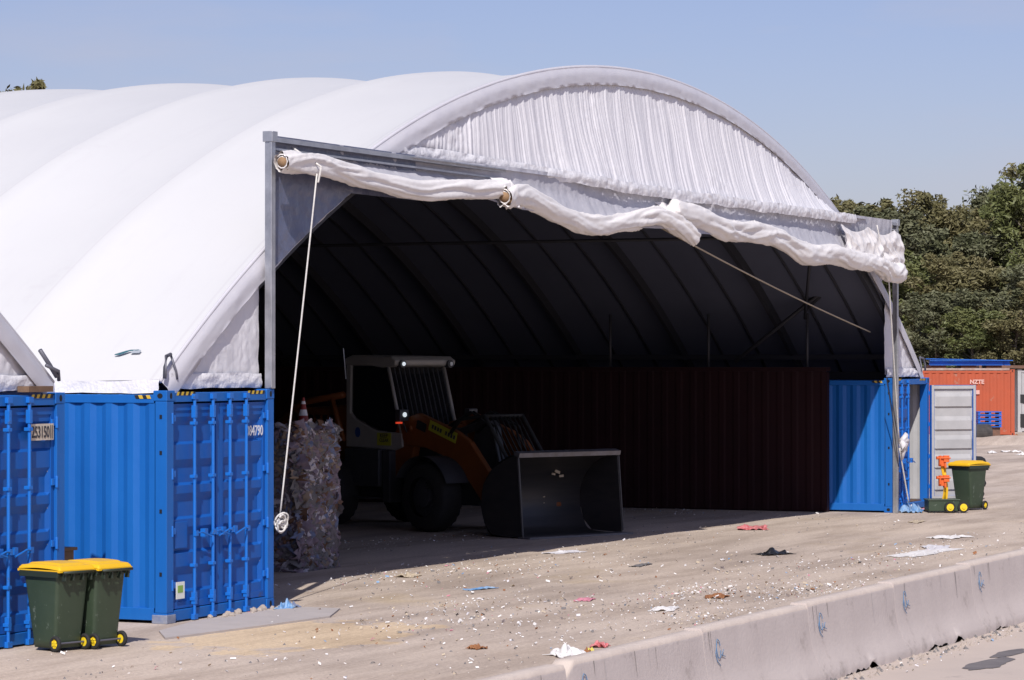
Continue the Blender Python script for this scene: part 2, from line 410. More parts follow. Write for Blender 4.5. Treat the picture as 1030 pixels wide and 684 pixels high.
# gable curtain above the opening
def hemz(X): return 5.64 - .13*max(0, min(1, (X-7.5)/6)) + .02*nv((X*1.3, 0, 4))
def front_y(X): return .02 - .12*(X-2.5)/24.2        # skew line of the front frame
b = B()
XL, XR = 5.9, 24.1
def cfn(u, v):
    X = XL + (XR-XL)*u; top = arch_pt(CX, X-CX, 0, .17).z; zb = min(hemz(X), top-.02)
    z = top + (zb-top)*v
    lean = (front_y(X) - .30)*v**2 * max(0, min(1, (X-7)/5))
    edge = min(1, v*7+.15)
    return Vector((X, .150 + lean + pleats(X, z, .022)*edge - .03*math.sin(PI*min(1, v*1.0)), z))
b.grid(cfn, 1300, 60)
gc = b.build('gable_curtain', M['curtain'], SH, smooth=True)
b = B()
def hfn(u, v):
    X = XL+.1 + (XR-XL-.45)*u; z0 = hemz(X)+.09
    lean = (front_y(X) - .30) * max(0, min(1, (X-7)/5))
    a = v*PI
    return Vector((X, .11 + lean - .014*math.sin(a)*(1+.7*nv((X*2.5, 0, 1))) + .014*(1-2.3*abs(nv((X*3.4, v*1.1, 2)))) + .010*nv((X*9, v*2, 2)), z0 - .17*v + .012*nv((X*7, v*3, 5)) - .03*v*nv((X*1.2, 1, 1))))
b.grid(hfn, 900, 8); b.build('gable_hem', M['hem'], SH, smooth=True)
# small side gables on either side of the opening
def side_gable(root, cx, x0, x1, yb=0.0, seed=0, zb=2.66):
    b = B()
    def fn(u, v):
        X = x0 + (x1-x0)*u; top = arch_pt(cx, X-cx, 0, .22).z; z = max(top, zb+.01) + (zb - max(top, zb+.01))*v
        return Vector((X, yb + (pleats(X+3*seed, z, .0022, seed) + .0075*(1-3*abs(nv((X*1.5+z*.8, z*1.9-X*.7, seed)))) + .005*(1-3*abs(nv((X*4-z, z*3.4+X*2, seed)))) + .0025*(1-3*abs(nv((X*9, z*8, seed)))))*min(1, v*6+.1), z))
    b.grid(fn, int(abs(x1-x0)*80), 70); b.build('side_gable_curtain', M['curtain'], root, smooth=True)
    b = B()
    def fh(u, v):
        X = x0 + (x1-x0)*u
        return Vector((X, yb - .035 - .015*math.sin(v*PI) + .016*(1-2.3*abs(nv((X*3, v*1.5+X, seed)))) + .008*nv((X*9, v*3, seed)), zb+.12 - .17*v + .02*nv((X*2, v*2, seed+1))))
    b.grid(fh, int(abs(x1-x0)*50), 6); b.build('side_gable_hem', M['hem'], root, smooth=True)
side_gable(SH, CX, .30, 2.36, .16, 2)
side_gable(SH, CX, 26.85, 29.15, .16, 5)
# front frame: two posts, beam, corner braces
PL, PR = Vector((2.38, .02, 0)), Vector((26.70, -.10, 0))
def post(c, z0, z1):
    b = B(); w = .047
    b.box((c.x-w, c.y-w, z0), (c.x+w, c.y+w, z1)); b.box((c.x-w-.012, c.y-w-.006, z0+.01), (c.x-w+.012, c.y-w+.03, z1-.01))
    b.box((c.x-w-.02, c.y-w-.02, z1-.11), (c.x+w+.02, c.y+w+.02, z1+.015))
    return b.build('frame_post', M['galv'], SH, bevel=.006)
post(PL, 2.595, 5.62); post(PR, 0, 5.62)
b = B(); dv = (PR-PL).normalized(); nn = Vector((dv.y, -dv.x, 0))
def beamseg(z0, z1, off, th):
    a = PL + nn*off; c = PR + nn*off
    vs = []
    for q in (a, c):
        for (o, z) in ((0, z0), (th, z0), (th, z1), (0, z1)): vs.append(q + nn*o + Vector((0, 0, z)))
    b.add(vs, [(0,3,2,1),(4,5,6,7),(0,1,5,4),(1,2,6,5),(2,3,7,6),(3,0,4,7)])
beamseg(5.515, 5.57, -.05, .10); beamseg(5.42, 5.445, -.02, .05)
b.build('frame_beam', M['galv'], SH)
# header fabric behind the rolled curtains
b = B()
def hd(u, v):
    X = 2.46 + (26.2-2.46)*u
    zb = 5.0 + .04*nv((X*.8, 0, 0)) + .18*max(0, min(1, (9-X)/2)) - .06*max(0, min(1, X-10)) - .22*max(0, (X-19)/7)
    return Vector((X, front_y(X) + .065 - .15*max(0, min(1, (X-7.6)/1.6)) - (.30 - .12*max(0, min(1, (X-7.6)/1.6)))*max(0, v-.45)/.55 + .02*nv((X*5, v*3, 1)) + .012*nv((X*17, v*2, 1)), 5.60 + (zb-5.60)*v))
b.grid(hd, 500, 8); b.build('header_fabric', M['header'], SH, smooth=True)
b = B(); b.grid(lambda u, v: Vector((6.0+18.6*u, front_y(6.0+18.6*u) - .12 + .26*v, 5.545 + .02*v)), 60, 2); b.build('header_light_seal', M['header'], SH)  # unseen strip added to stop sun leaking in over the header
# corner panels between frame and arch
def corner(x0, x1, name, mtl, sgn):
    b = B()
    def fn(u, v):
        X = x0 + (x1-x0)*u; zlo = arch_pt(CX, X-CX, 0, .26).z; zlo = min(zlo, 5.05); zlo -= .04
        z = 5.60 + (zlo-5.60)*v
        return Vector((X, front_y(X) + (.055 - .03*v if sgn < 0 else .06 + .22*v) + .016*nv((X*2.2, z*2.2, 1)) + .008*nv((X*6, z*7, 2)), z))
    b.grid(fn, 80, 40); b.build(name, mtl, SH, smooth=True)
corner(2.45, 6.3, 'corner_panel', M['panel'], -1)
corner(22.8, 26.62, 'corner_panel', M['header'], 1)
# rear wall
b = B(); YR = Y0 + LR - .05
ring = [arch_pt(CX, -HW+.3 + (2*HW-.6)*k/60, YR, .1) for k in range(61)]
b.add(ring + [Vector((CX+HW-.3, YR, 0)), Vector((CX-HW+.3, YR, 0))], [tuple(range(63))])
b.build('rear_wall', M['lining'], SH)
# rope/pipe ends and clamps at the feet of the front arch
for s, cxx in ((-1, CX), (1, CX)):
    b = B(); p = arch_pt(CX, s*(HW-.05), .3, 0)
    b.tube([p + Vector((-s*.16, -.15, .24)), p + Vector((-s*.02, -.18, .22)), p + Vector((s*.04, -.2, .10)), p + Vector((s*.05, -.2, -.03))], .022, 8)
    b.tube([p + Vector((-s*.16, -.15, .24)), p + Vector((-s*.20, -.20, .05)), p + Vector((-s*.22, -.2, -.04))], .014, 8)
    b.build('arch_clamp', M['clamp'], SH, smooth=True)
# maker's emblem on the roof skirt (unreadable swoosh)
b = B()
def on_roof(dx, Y, out=.01): return arch_pt(CX, dx, Y, sagf(Y, Y0)*.3 - out)
def swoosh(pts, w, mi):
    pts = [(-14.18 + (a+13.76)*.45, c-.02) for a, c in pts]; w = [q*.7 for q in w]
    vs = []; fs = []
    for i, (a, c) in enumerate(pts):
        ww = w[i]; vs += [on_roof(a - ww, c, .02), on_roof(a + ww, c, .02)]
        if i: fs.append((2*i-2, 2*i, 2*i+1, 2*i-1))
    b.add(vs, fs, mi)
swoosh([(-13.83,1.02),(-13.80,.96),(-13.74,.90),(-13.69,.85),(-13.68,.80),(-13.68,.74)], [.012,.03,.03,.018,.012,.008], 0)
swoosh([(-13.74,.82),(-13.72,.75),(-13.74,.70)], [.03,.045,.03], 1)
b.build('roof_emblem', [M['emblem'], M['emblem2']], SH)

# rolled curtains hanging under the beam
def roll(name, pts, r0, seed, open_end=False, lab=None):
    P = [Vector(p) for p in pts]
    # resample with catmull-rom
    def cr(t):
        n = len(P)-1; x = min(t*n, n-1e-6); i = int(x); f = x-i
        p0, p1, p2, p3 = P[max(i-1,0)], P[i], P[i+1], P[min(i+2, n)]
        return .5*((2*p1) + (p2-p0)*f + (2*p0-5*p1+4*p2-p3)*f*f + (3*p1-p0-3*p2+p3)*f**3)
    Lg = sum((P[i+1]-P[i]).length for i in range(len(P)-1)); nu = int(Lg/.028); nn_ = 44
    b = B(); rings = []
    for i in range(nu+1):
        t = i/nu; c = cr(t); d = (cr(min(1, t+.01)) - cr(max(0, t-.01))).normalized()
        a = d.cross(Vector((0,0,1))).normalized(); u = a.cross(d); s = t*Lg
        ring = []
        endf = min(1, (s+.06)/.2)**.5 if not open_end else 1
        endf *= min(1, (Lg-s+.05)/.2)**.5
        rr = r0*(1 + .22*nv((s*.6, seed, 0)) + .08*nv((s*2, seed, 2)))*endf
        for k in range(nn_):
            th = 2*PI*k/nn_
            cs, sn = math.cos(th), math.sin(th)
            tw = nv((s*.8, seed, 5))*2.0
            # long folds running round and along the roll, sharp crests
            f1 = 1-2.2*abs(nv((s*.55 + .9*cs, sn*1.3 + tw, seed+3)))
            f2 = 1-2.2*abs(nv((s*1.7 + 2.2*cs, sn*1.6 - tw + 3, seed+7)))
            f3 = 1-2.2*abs(nv((s*7.0 - 3*sn, cs*2.5, seed+11)))
            w = .30*(f1-.5) + .20*(f2-.5)*max(.15, nv((s*.7, 4, seed))+.5) + .035*(f3-.5) + .30*max(0, -sn)*nv((s*.9, 2, seed))
            r = rr*(1+w)
            ring.append(c + a*(math.cos(th)*r*.85) + u*(math.sin(th)*r*1.10))
        rings.append(ring)
    vs = [v for R in rings for v in R]; fs = []
    for i in range(nu):
        for k in range(nn_): fs.append((i*nn_+k, i*nn_+(k+1)%nn_, (i+1)*nn_+(k+1)%nn_, (i+1)*nn_+k))
    fs.append(tuple(nu*nn_+k for k in range(nn_)))
    if not open_end: fs.append(tuple(range(nn_))[::-1])
    b.add(vs, fs, 0)
    if open_end:      # spiral end with the core visible a little way in
        c = cr(0); d = (cr(.02)-cr(0)).normalized(); a = d.cross(Vector((0,0,1))).normalized(); u = a.cross(d)
        b.tube([c + d*.01, c + d*.12], r0*.55, 16, 1)
        sp = [c + a*math.cos(q*.6)*(r0*.2+r0*.027*q)*.85 + u*math.sin(q*.6)*(r0*.2+r0*.027*q) + d*.02 for q in range(26)]
        b.tube(sp, .010, 5, 0)
        o2 = len(b.v); b.add([c + d*.1 + a*math.cos(2*PI*k/20)*r0*.9*.85 + u*math.sin(2*PI*k/20)*r0*.9 for k in range(20)], [tuple(range(20))], 1)
    return b.build(name, [M['roll'], M['rollcore']], SH, smooth=True)
fy = front_y
roll('rolled_curtain', [(2.22, fy(2.2)-.24, 5.26), (3.2, fy(3.5)-.22, 5.27), (4.6, fy(5)-.20, 5.17), (6.0, fy(6)-.20, 5.12), (7.4, fy(8)-.21, 5.20), (8.5, fy(9)-.25, 5.26)], .108, 1, True)
roll('rolled_curtain', [(8.2, fy(9)-.33, 5.14), (9.0, fy(9.2)-.24, 5.20), (10.2, fy(11)-.22, 5.02), (11.4, fy(12)-.22, 4.90), (12.7, fy(13)-.22, 4.98), (13.7, fy(14)-.25, 5.12), (14.5, fy(14)-.30, 5.06), (15.3, fy(15)-.36, 4.84)], .128, 12, True)
roll('rolled_curtain', [(14.6, fy(15)-.20, 5.26), (15.6, fy(16)-.21, 5.20), (17.0, fy(18)-.22, 5.04), (18.5, fy(19.5)-.22, 5.06), (19.5, fy(20)-.23, 4.98), (20.8, fy(22)-.24, 4.78), (22.2, fy(23)-.25, 4.82), (23.4, fy(24)-.27, 4.74), (24.5, fy(25)-.29, 4.70), (25.3, fy(26)-.31, 4.60), (26.2, fy(27)-.28, 4.58)], .150, 23)
# gathers tying the rolls up to the beam
def gather(x, ztop, zbot, w, seed):
    b = B(); y = fy(x)
    def fn(u, v):
        q = (u-.5)*2; z = ztop + (zbot-ztop)*v
        ww = w*(.45 + .55*abs(2*v-.9)) ; f = math.sin(u*9+seed)*.035 + .04*nv((u*5, v*4, seed))
        return Vector((x + q*ww, y - .10 - .20*math.sin(min(1, v*1.1)*PI/2) - .05*(1-q*q) + f, z + .03*nv((u*3, v*3, seed+1))))
    b.grid(fn, 40, 30); b.build('curtain_gather', M['roll'], SH, smooth=True)
gather(8.6, 5.42, 5.02, .30, 1); gather(14.5, 5.36, 4.95, .28, 2); 
b = B()
def bg_(u, v):
    X = 22.9 + 3.5*u; zt = 5.40 - .12*abs(math.sin(u*7)); zb_ = 4.66 - .08*u
    w = .05*(1-2.3*abs(nv((X*1.5 + v*1.2, v*1.6 - X*.4, 3)))) + .035*(1-2.3*abs(nv((X*3.3 - v*2, v*3, 8)))) + .015*nv((X*8, v*6, 2))
    return Vector((X + .05*nv((v*3, u*4, 1)), front_y(X) - .17 - .13*v - w*math.sin(PI*min(1, max(.08, v*.9+.1))), zt + (zb_-zt)*v))
b.grid(bg_, 150, 50); b.build('curtain_gather', M['roll'], SH, smooth=True)

# ------------------------------------------------------------------ neighbouring shelter
S2 = thing('fabric_shelter', (0, 0, 0), 'neighbouring white fabric shelter cut off by the left edge of the photo', 'shelter')
CX2 = -2.0 - HW
make_roof(S2, CX2, NB, Y0); make_band(S2, CX2, Y0)
b = B()
def cf2(u, v):
    X = CX2 - 12.0 + 24.0*u; top = arch_pt(CX2, X-CX2, 0, .22).z; z = top*(1-v)+.05*v
    return Vector((X, .19 + (pleats(X, z, .014, 3) if X > -9 else 0), z))
b.grid(cf2, 700, 12); b.build('gable_curtain', M['curtain'], S2, smooth=True)
side_gable(S2, CX2, CX2+12.0, -2.25, .16, 8)
side_gable(S2, CX2, CX2-HW+.2, CX2-12.0, .0, 9)
b = B(); ring = [arch_pt(CX2, -HW+.3 + (2*HW-.6)*k/60, Y0+LR-.05, .1) for k in range(61)]
b.add(ring + [Vector((CX2+HW-.3, Y0+LR-.05, 0)), Vector((CX2-HW+.3, Y0+LR-.05, 0))], [tuple(range(63))]); b.build('rear_wall', M['curtain'], S2)
b = B(); p = arch_pt(CX2, HW-.05, .3, 0)
b.tube([p + Vector((-.24, -.15, .28)), p + Vector((-.10, -.18, .12)), p + Vector((.0, -.2, .0))], .024, 8)
b.tube([p + Vector((-.2, -.2, .12)), p + Vector((.0, -.22, .06)), p + Vector((.04, -.2, -.04))], .02, 8)
b.build('arch_clamp', M['clamp'], S2, smooth=True)
b = B(); b.box((-2.75, -.02, 2.60), (-2.3, .12, 2.66)); b.build('brown_packing_block', M['ply'], S2)

# ------------------------------------------------------------------ containers
CW, CH = 2.438, 2.591
def corr(a, d, w=.278):
    "depth of trapezoid corrugation at distance a"
    t = (a / w) % 1.0
    if t < .26: return 0
    if t < .5: return d*(t-.26)/.24
    if t < .76: return d
    return d*(1-(t-.76)/.24)
def side_panel(x, sgn, L, z0=.17, z1=2.45, y0=.16, off=0.0):
    b = B(); ys = []; y = y0; w = .278
    n = int((L-2*y0)/w); w = (L-2*y0)/n
    for k in range(n):
        for t in (0, .26, .5, .76): ys.append((y0 + (k+t)*w, 0 if t in (0, .26) else 1))
    ys.append((L-y0, 0)); vs = []; fs = []
    for i, (yy, d) in enumerate(ys):
        xx = x - sgn*(.012 + .028*d) + off
        vs += [(xx, yy, z0), (xx, yy, z1)]
        if i: fs.append((2*i-2, 2*i, 2*i+1, 2*i-1))
    b.add(vs, fs); return b
def door_leaf(parent, w, mats, hinge_side, name='door', inner=False):
    """leaf in local coords: x 0..w from hinge, outer face at y=0 facing -y, z from .14 to 2.46"""
    root = B(); z0, z1 = .15, 2.44; fr = .075
    # relief profile in z (outer flats and recessed grooves)
    grooves = [(.36, .58), (.80, 1.02), (1.18, 1.40), (1.56, 1.78), (2.02, 2.26)]
    prof = [(z0+fr, 0)]
    for a, c in grooves: prof += [(a-.035, 0), (a-.005, .036), (c-.05, .036), (c+.035, 0)]
    prof.append((z1-fr, 0))
    vs = []; fs = []; m = 1
    xe = [fr, fr+.05, w-fr-.05, w-fr]
    for z, d in prof:
        vs += [(fr, .012, z), (fr+.045, .012+d, z), (w-fr-.045, .012+d, z), (w-fr, .012, z)]
    for i in range(len(prof)-1):
        for k in range(3): fs.append((4*i+k, 4*i+k+1, 4*i+4+k+1, 4*i+4+k))
    root.add(vs, fs, 0)
    # inner skin (what you see when the leaf stands open)
    vs = []
    for z, d in prof:
        vs += [(fr, .03, z), (fr+.045, .024+d, z), (w-fr-.045, .024+d, z), (w-fr, .03, z)]
    root.add(vs, [f[::-1] for f in fs], 1)
    for lo, hi in (((0, 0, z0), (fr, .06, z1)), ((w-fr, 0, z0), (w, .06, z1)), ((fr, 0, z0), (w-fr, .06, z0+fr)), ((fr, 0, z1-fr), (w-fr, .06, z1))):
        root.box(lo, hi, 0)
    # inner side facing strips, proud by 3 mm
    for lo, hi in (((.01, .061, z0), (fr-.01, .064, z1)), ((w-fr+.01, .061, z0), (w-.01, .064, z1)), ((.01, .0612, z0+.01), (w-.01, .0635, z0+fr)), ((.01, .0612, z1-fr), (w-.01, .0635, z1-.01))):
        root.box(lo, hi, 1)
    lf = root.build(name, mats, parent)
    return lf
def lock_rod(parent, x, handle=True, y=-.045, dirn=1):
    b = B(); b.tube([(x, y, .03), (x, y, 2.55)], .019, 10)
    for z in (.04, 2.52):                        # cams
        b.box((x-.035, y-.02, z-.03), (x+.05, y+.04, z+.03))
    for z in (.24, .62, 1.62, 2.22):             # brackets
        b.box((x-.034, y-.022, z-.018), (x+.034, y+.045, z+.018))
    b.box((x-.024, y-.024, 2.28), (x+.024, y+.03, 2.42)); b.box((x-.024, y-.024, .18), (x+.024, y+.03, .32))
    rod = b.build('lock_rod', M['bluelight'], parent, bevel=.003)
    if handle:
        h = B(); zz = .98
        h.tube([(x, y-.03, zz), (x+dirn*.10, y-.04, zz+.01), (x+dirn*.31, y-.04, zz-.05)], .010, 8)
        h.box((x+dirn*.25-.035, y-.01, zz-.05), (x+dirn*.25+.035, y+.05, zz+.04)); h.box((x-.028, y-.04, zz-.03), (x+.028, y+.0, zz+.03))
        h.build('door_handle', M['bluelight'], rod)
    return rod
def container(loc, rz, L, label, name='shipping_container', paint=None, door=None, open_right=False, group=None, detail=True, rods=True, casting_grey=False, cat='shipping container'):
    paint = paint or M['blue']; door = door or M['bluedoor']
    T = thing(name, loc, label, cat, rz, group)
    side_panel(0, -1, L).build('side_panel', paint, T); side_panel(CW, 1, L).build('side_panel', paint, T)
    b = B()                                       # frame rails and posts
    p = .15
    for x0 in (0, CW-p):
        for y0 in (0, L-p): b.box((x0, y0, .12), (x0+p, y0+p, CH-.12))
    for x0 in (0.004, CW-.064):
        b.box((x0, .17, 2.45), (x0+.06, L-.17, 2.545)); b.box((x0, .17, .035), (x0+.06, L-.17, .17))
    b.box((.17, .01, 2.46), (CW-.17, .12, 2.565)); b.box((.17, .01, .02), (CW-.17, .12, .14))
    b.box((.17, L-.12, 2.45), (CW-.17, L-.01, 2.56)); b.box((.17, L-.12, .03), (CW-.17, L-.01, .17))
    b.build('frame', paint, T, bevel=.006)
    b = B()
    for x0 in (-.004, CW-.174):
        for y0 in (-.004, L-.174):
            for z0 in (0, CH-.118):
                b = B(); b.box((x0, y0, z0), (x0+.178, y0+.178, z0+.118)); c = b.build('corner_casting', paint, T, bevel=.008)
                if y0 > 1: continue
                xs = -.006 if x0 < 1 else CW+.002; z = z0+.059; xc = .085 if x0 < 1 else CW-.085
                h = B(); h.prism([(.085+.035*math.cos(a), z+.03*math.sin(a)) for a in [2*PI*k/12 for k in range(12)]], 0, xs, xs+.004); h.build('casting_hole', M['hole'], c)
                h = B(); h.prism([(xc+.025*math.cos(a), z+.035*math.sin(a)) for a in [2*PI*k/12 for k in range(12)]], 1, -.007, -.0045); h.build('casting_hole', M['hole'], c)
    r = B(); r.grid(lambda u, v: Vector((.06+(CW-.12)*u, .12+(L-.24)*v, 2.548 - .018*(int(v*L/.14) % 2))), 2, int(L/.14)); r.build('roof_panel', paint, T)
    f = B(); f.box((.1, .12, .12), (CW-.1, L-.02, .16)); f.build('floor', M['ply'], T)
    e = B(); e.box((.15, L-.05, .17), (CW-.15, L-.03, 2.45)); e.build('end_panel', paint, T)
    lw = (CW-2*.135)/2 - .004
    for side in (0, 1):
        opened = open_right and side == 1
        H = bpy.data.objects.new('door', None)
        if not opened:
            x0 = .135 if side == 0 else .135+lw+.008
            lf = door_leaf(T, lw, [door, M['greyin']], side); lf.location = (x0, .035, 0)
            bpy.data.objects.remove(H)
        else:
            bpy.data.objects.remove(H)
            lf = door_leaf(T, lw, [door, M['greyin']], side)
            lf.location = (CW-.04, -.02, 0)
            # mirrored leaf swung out on its right-hand hinge
            lf.scale = (-1, 1, 1); lf.rotation_euler = (0, 0, rad(141))
        if rods:
            if not opened:
                for i, xx in enumerate((lw*.42, lw*.80) if side == 0 else (lw*.15, lw*.50)):
                    lock_rod(lf, xx, True, dirn=1 if side == 0 else -1)
            for z in (.42, 1.02, 1.66, 2.28):
                hg = B(); xx = 0 if side == 0 else lw
                if opened: xx = 0
                hg.box((xx-.085, -.022, z-.035), (xx+.085, -.004, z+.035)); hg.tube([(xx-.01, -.03, z-.06), (xx-.01, -.03, z+.06)], .018, 8)
                hg.build('hinge', M['bluelight'] if door is M['bluedoor'] else door, lf, bevel=.003)
        gk = B(); gk.box((lw-.012, .01, .15), (lw+.006, .05, 2.44)); gk.build('gasket', M['gasket'], lf)
    # header bar and hazard stripes
    if detail:
        st = B()
        for xs in (.22, CW-.62):
            for k in range(8): st.add([(xs+k*.05, .007, 2.535), (xs+k*.05+.05, .007, 2.535), (xs+k*.05+.07, .007, 2.575), (xs+k*.05+.02, .007, 2.575)], [(0,1,2,3)], k % 2)
        for k in range(4):
            for xx in (-.002,): st.add([(xx, .2+k*.05, 2.50), (xx, .25+k*.05, 2.50), (xx, .27+k*.05, 2.54), (xx, .22+k*.05, 2.54)], [(0,1,2,3)], k % 2)
        st.build('hazard_strip', [M['haz_y'], M['haz_k']], T)
        # side lugs on corner post
        for z in (.55, 1.25, 1.9, 2.3):
            lg = B(); lg.box((-.006, .06, z-.022), (.004, .09, z+.022)); lg.build('post_slot', M['hole'], T)
    return T
C1 = container((0, 0, 0), 0, 12.19, 'blue shipping container left of the opening, whole double door and plain long side showing')
b = B(); b.box((-.012, -.012, -.002), (.186, .186, .10)); b.build('worn_casting_foot', M['steelgrey'], C1, bevel=.01)
text('number', '084790', .165, M['whiteink'], C1, (CW-.40, .034, 2.10), (PI/2, 0, 0), .80, .003)
b = B(); b.box((.22, .006, .26), (.40, .012, .45), 0); b.box((.25, .003, .33), (.36, .0055, .41), 1); b.build('data_sticker', [M['stickerw'], M['stickerg']], C1)
b = B(); b.box((.22, .030, .82), (.50, .0445, 1.12)); b.build('document_holder', M['bluedoor'], C1, bevel=.006)
C0 = container((-2.05-CW, 0.0, 0), 0, 12.19, 'blue container at the left edge with a cream number plate on its door')
b = B(); b.box((CW-.64, .008, 2.10), (CW-.20, .016, 2.27)); pl = b.build('number_plate', M['plate'], C0)
text('number', '253150', .165, M['ink'], C0, (CW-.445, .004, 2.18), (PI/2, 0, 0), .66, .003)
b = B(); b.box((CW-.265, .003, 2.115), (CW-.255, .0055, 2.255)); b.box((CW-.235, .003, 2.115), (CW-.225, .0055, 2.255)); b.build('number_bar', M['ink'], C0)
C1b = container((0, 12.25, 0), 0, 12.19, 'blue shipping container hidden behind the front left one under the same roof edge', detail=False, rods=False)
CRt = container((26.82, 0, 0), 0, 12.19, 'blue shipping container at the right side of the opening with its grey door swung open', open_right=True)
b = side_panel(CW-.06, 1, 12.0); b.build('inner_wall', M['greyin'], CRt)
b = B(); b.box((.07, 2.7, .17), (CW-.07, 2.74, 2.44)); b.build('partition', M['greyin'], CRt)
b = B()
for z in (1.2, 2.0): b.box((CW-.125, .9, z), (CW-.118, .93, z+.03))
b.tube([(CW-.125, 1.3, .4), (CW-.125, 1.3, 2.1)], .012, 6); b.build('lashing_bar', M['clamp'], CRt)
CRb = container((26.82, 12.25, 0), 0, 12.19, 'blue shipping container hidden far back behind the dark red wall', detail=False, rods=False)

# dark red push wall in front of the right-hand containers
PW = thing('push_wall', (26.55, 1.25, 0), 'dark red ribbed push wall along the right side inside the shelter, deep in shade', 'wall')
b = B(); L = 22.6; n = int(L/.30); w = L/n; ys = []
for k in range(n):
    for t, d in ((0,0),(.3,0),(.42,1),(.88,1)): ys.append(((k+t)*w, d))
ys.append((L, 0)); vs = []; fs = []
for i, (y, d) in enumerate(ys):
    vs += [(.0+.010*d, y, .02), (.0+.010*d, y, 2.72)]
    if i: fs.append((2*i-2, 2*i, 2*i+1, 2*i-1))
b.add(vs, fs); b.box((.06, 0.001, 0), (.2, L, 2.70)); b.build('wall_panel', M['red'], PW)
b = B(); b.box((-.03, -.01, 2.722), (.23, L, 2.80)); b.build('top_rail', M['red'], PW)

# ------------------------------------------------------------------ wheelie bins
def bin_parts(T):
    # local: front +y, back (wheels, handle) at -y
    b = B(); z0, z1 = .04, .98
    lo = [(-.22,-.20),(.22,-.20),(.22,.22),(-.22,.22)]; hi = [(-.275,-.30),(.275,-.30),(.275,.36),(-.275,.36)]
    nz = 10; vs = []; fs = []
    def ringpts(a, c, t):
        r = []; q = .05
        P = [Vector((a[i][0]*(1-t)+c[i][0]*t, a[i][1]*(1-t)+c[i][1]*t)) for i in range(4)]
        for i in range(4):
            pr, cu, nx = P[i-1], P[i], P[(i+1)%4]
            d1 = (pr-cu).normalized()*q; d2 = (nx-cu).normalized()*q
            for s in (0, .33, .67, 1):
                m = (cu + d1*(1-s)**2 + d2*s*s) ; r.append(m)
        return r
    for k in range(nz+1):
        t = k/nz; z = z0 + (z1-z0)*t
        for m in ringpts(lo, hi, t): vs.append((m.x, m.y, z))
    n = 16
    for k in range(nz):
        for i in range(n): fs.append((k*n+i, k*n+(i+1)%n, (k+1)*n+(i+1)%n, (k+1)*n+i))
    fs.append(tuple(range(n))[::-1]); b.add(vs, fs)
    b.build('bin_body', M['binbody'], T, smooth=True)
    b = B(); b.box((-.30,-.325,.955), (.30,.385,.985)); b.box((-.31,-.335,.90), (-.29,.39,.975)); b.box((.29,-.335,.90), (.31,.39,.975))
    b.box((-.29,.372,.92), (.29,.392,.975)); b.box((-.29,-.336,.92), (.29,-.318,.975))
    for x in (-.22, -.08, .08, .22): b.box((x-.012,-.40,.86), (x+.012,-.33,.96))
    rim = b.build('rim', M['bindark'], T, bevel=.006)
    b = B(); b.tube([(-.27,-.41,.965), (.27,-.41,.965)], .018, 10); b.build('handle', M['bindark'], T, smooth=True)
    # lid, slightly domed with a raised centre
    b = B()
    def lf(u, v):
        x = -.305+.61*u; y = -.375+.80*v
        e = min(u, 1-u, v*1.2, (1-v)*1.2)
        return Vector((x, y, .992 + .045*min(1, e/.06)**.7*(e > 0) + .022*min(1, max(0, e-.14)/.05) + .02*math.sin(PI*v)))
    b.grid(lf, 40, 40)
    sk = []
    for (x0,y0,x1,y1) in ((-.305,-.375,.305,-.375),(.305,-.375,.305,.425),(.305,.425,-.305,.425),(-.305,.425,-.305,-.375)):
        b.add([(x0,y0,.992),(x1,y1,.992),(x1,y1,.965),(x0,y0,.965)], [(0,1,2,3)])
    b.build('lid', M['lid'], T, smooth=True)
    for s in (-1, 1):
        b = B(); R_ = .10
        prof = [(.0, .058), (.0, .085), (.012, .098), (.038, .098), (.05, .085), (.05, .058)]; vs=[]; fs=[]; n=28
        for i in range(n):
            a = 2*PI*i/n
            for (x, r) in prof: vs.append((s*(.225+x), -.235 + r*math.cos(a), .10 + r*math.sin(a)))
        q = len(prof)
        for i in range(n):
            for j in range(q): fs.append((i*q+j, ((i+1)%n)*q+j, ((i+1)%n)*q+(j+1)%q, i*q+(j+1)%q))
        b.add(vs, fs); w = b.build('wheel', M['tyre'], T, smooth=True)
        h = B()
        h.tube([(s*.232,-.235,.10), (s*.262,-.235,.10)], .0585, 24); h.tube([(s*.262,-.235,.10), (s*.274,-.235,.10)], [.035,.028], 16)
        for k in range(6):
            a = 2*PI*k/6; h.box((s*.268-.006,-.235-.006,.10+.012), (s*.268+.004,-.235+.006,.10+.052), 0, Matrix.Rotation(a, 3, 'X'), (s*.268,-.235,.10))
        h.build('hub', M['hub'], w)
    b = B(); b.tube([(-.25,-.235,.10), (.25,-.235,.10)], .012, 8); b.build('axle', M['clamp'], T)
BG = 'yellow-lidded green wheelie bins'
ang = math.atan2(-.345, .93) * 1.0
bin1 = thing('wheelie_bin', (-2.99, -.53, 0), 'green wheelie bin with yellow lid nearest the left edge, its side scratched', 'bin', -rad(15), BG)
bin_parts(bin1); bin1.scale = (.79, .79, .83)
bin2 = dup(bin1, (-2.57, -.70, 0), -rad(12), None, 'green wheelie bin with yellow lid just right of the scratched one')
bin3 = dup(bin1, (28.66, -1.0, 0), rad(68), (.86,.86,.90), 'dark green wheelie bin with yellow lid in front of the open grey container door')
# plywood crate behind the bins
T = thing('wooden_crate', (-1.72, .52, 0), 'brown wooden crate standing behind the two green bins, only its top edge showing', 'crate', rad(-5))
b = B()
b.box((-.25,-.25,0),(.25,.25,.90)); b.build('crate_box', M['ply'], T)
b = B(); b.box((-.28,-.28,.902),(.28,.28,.935)); b.build('crate_lid', M['ply'], T, bevel=.004)

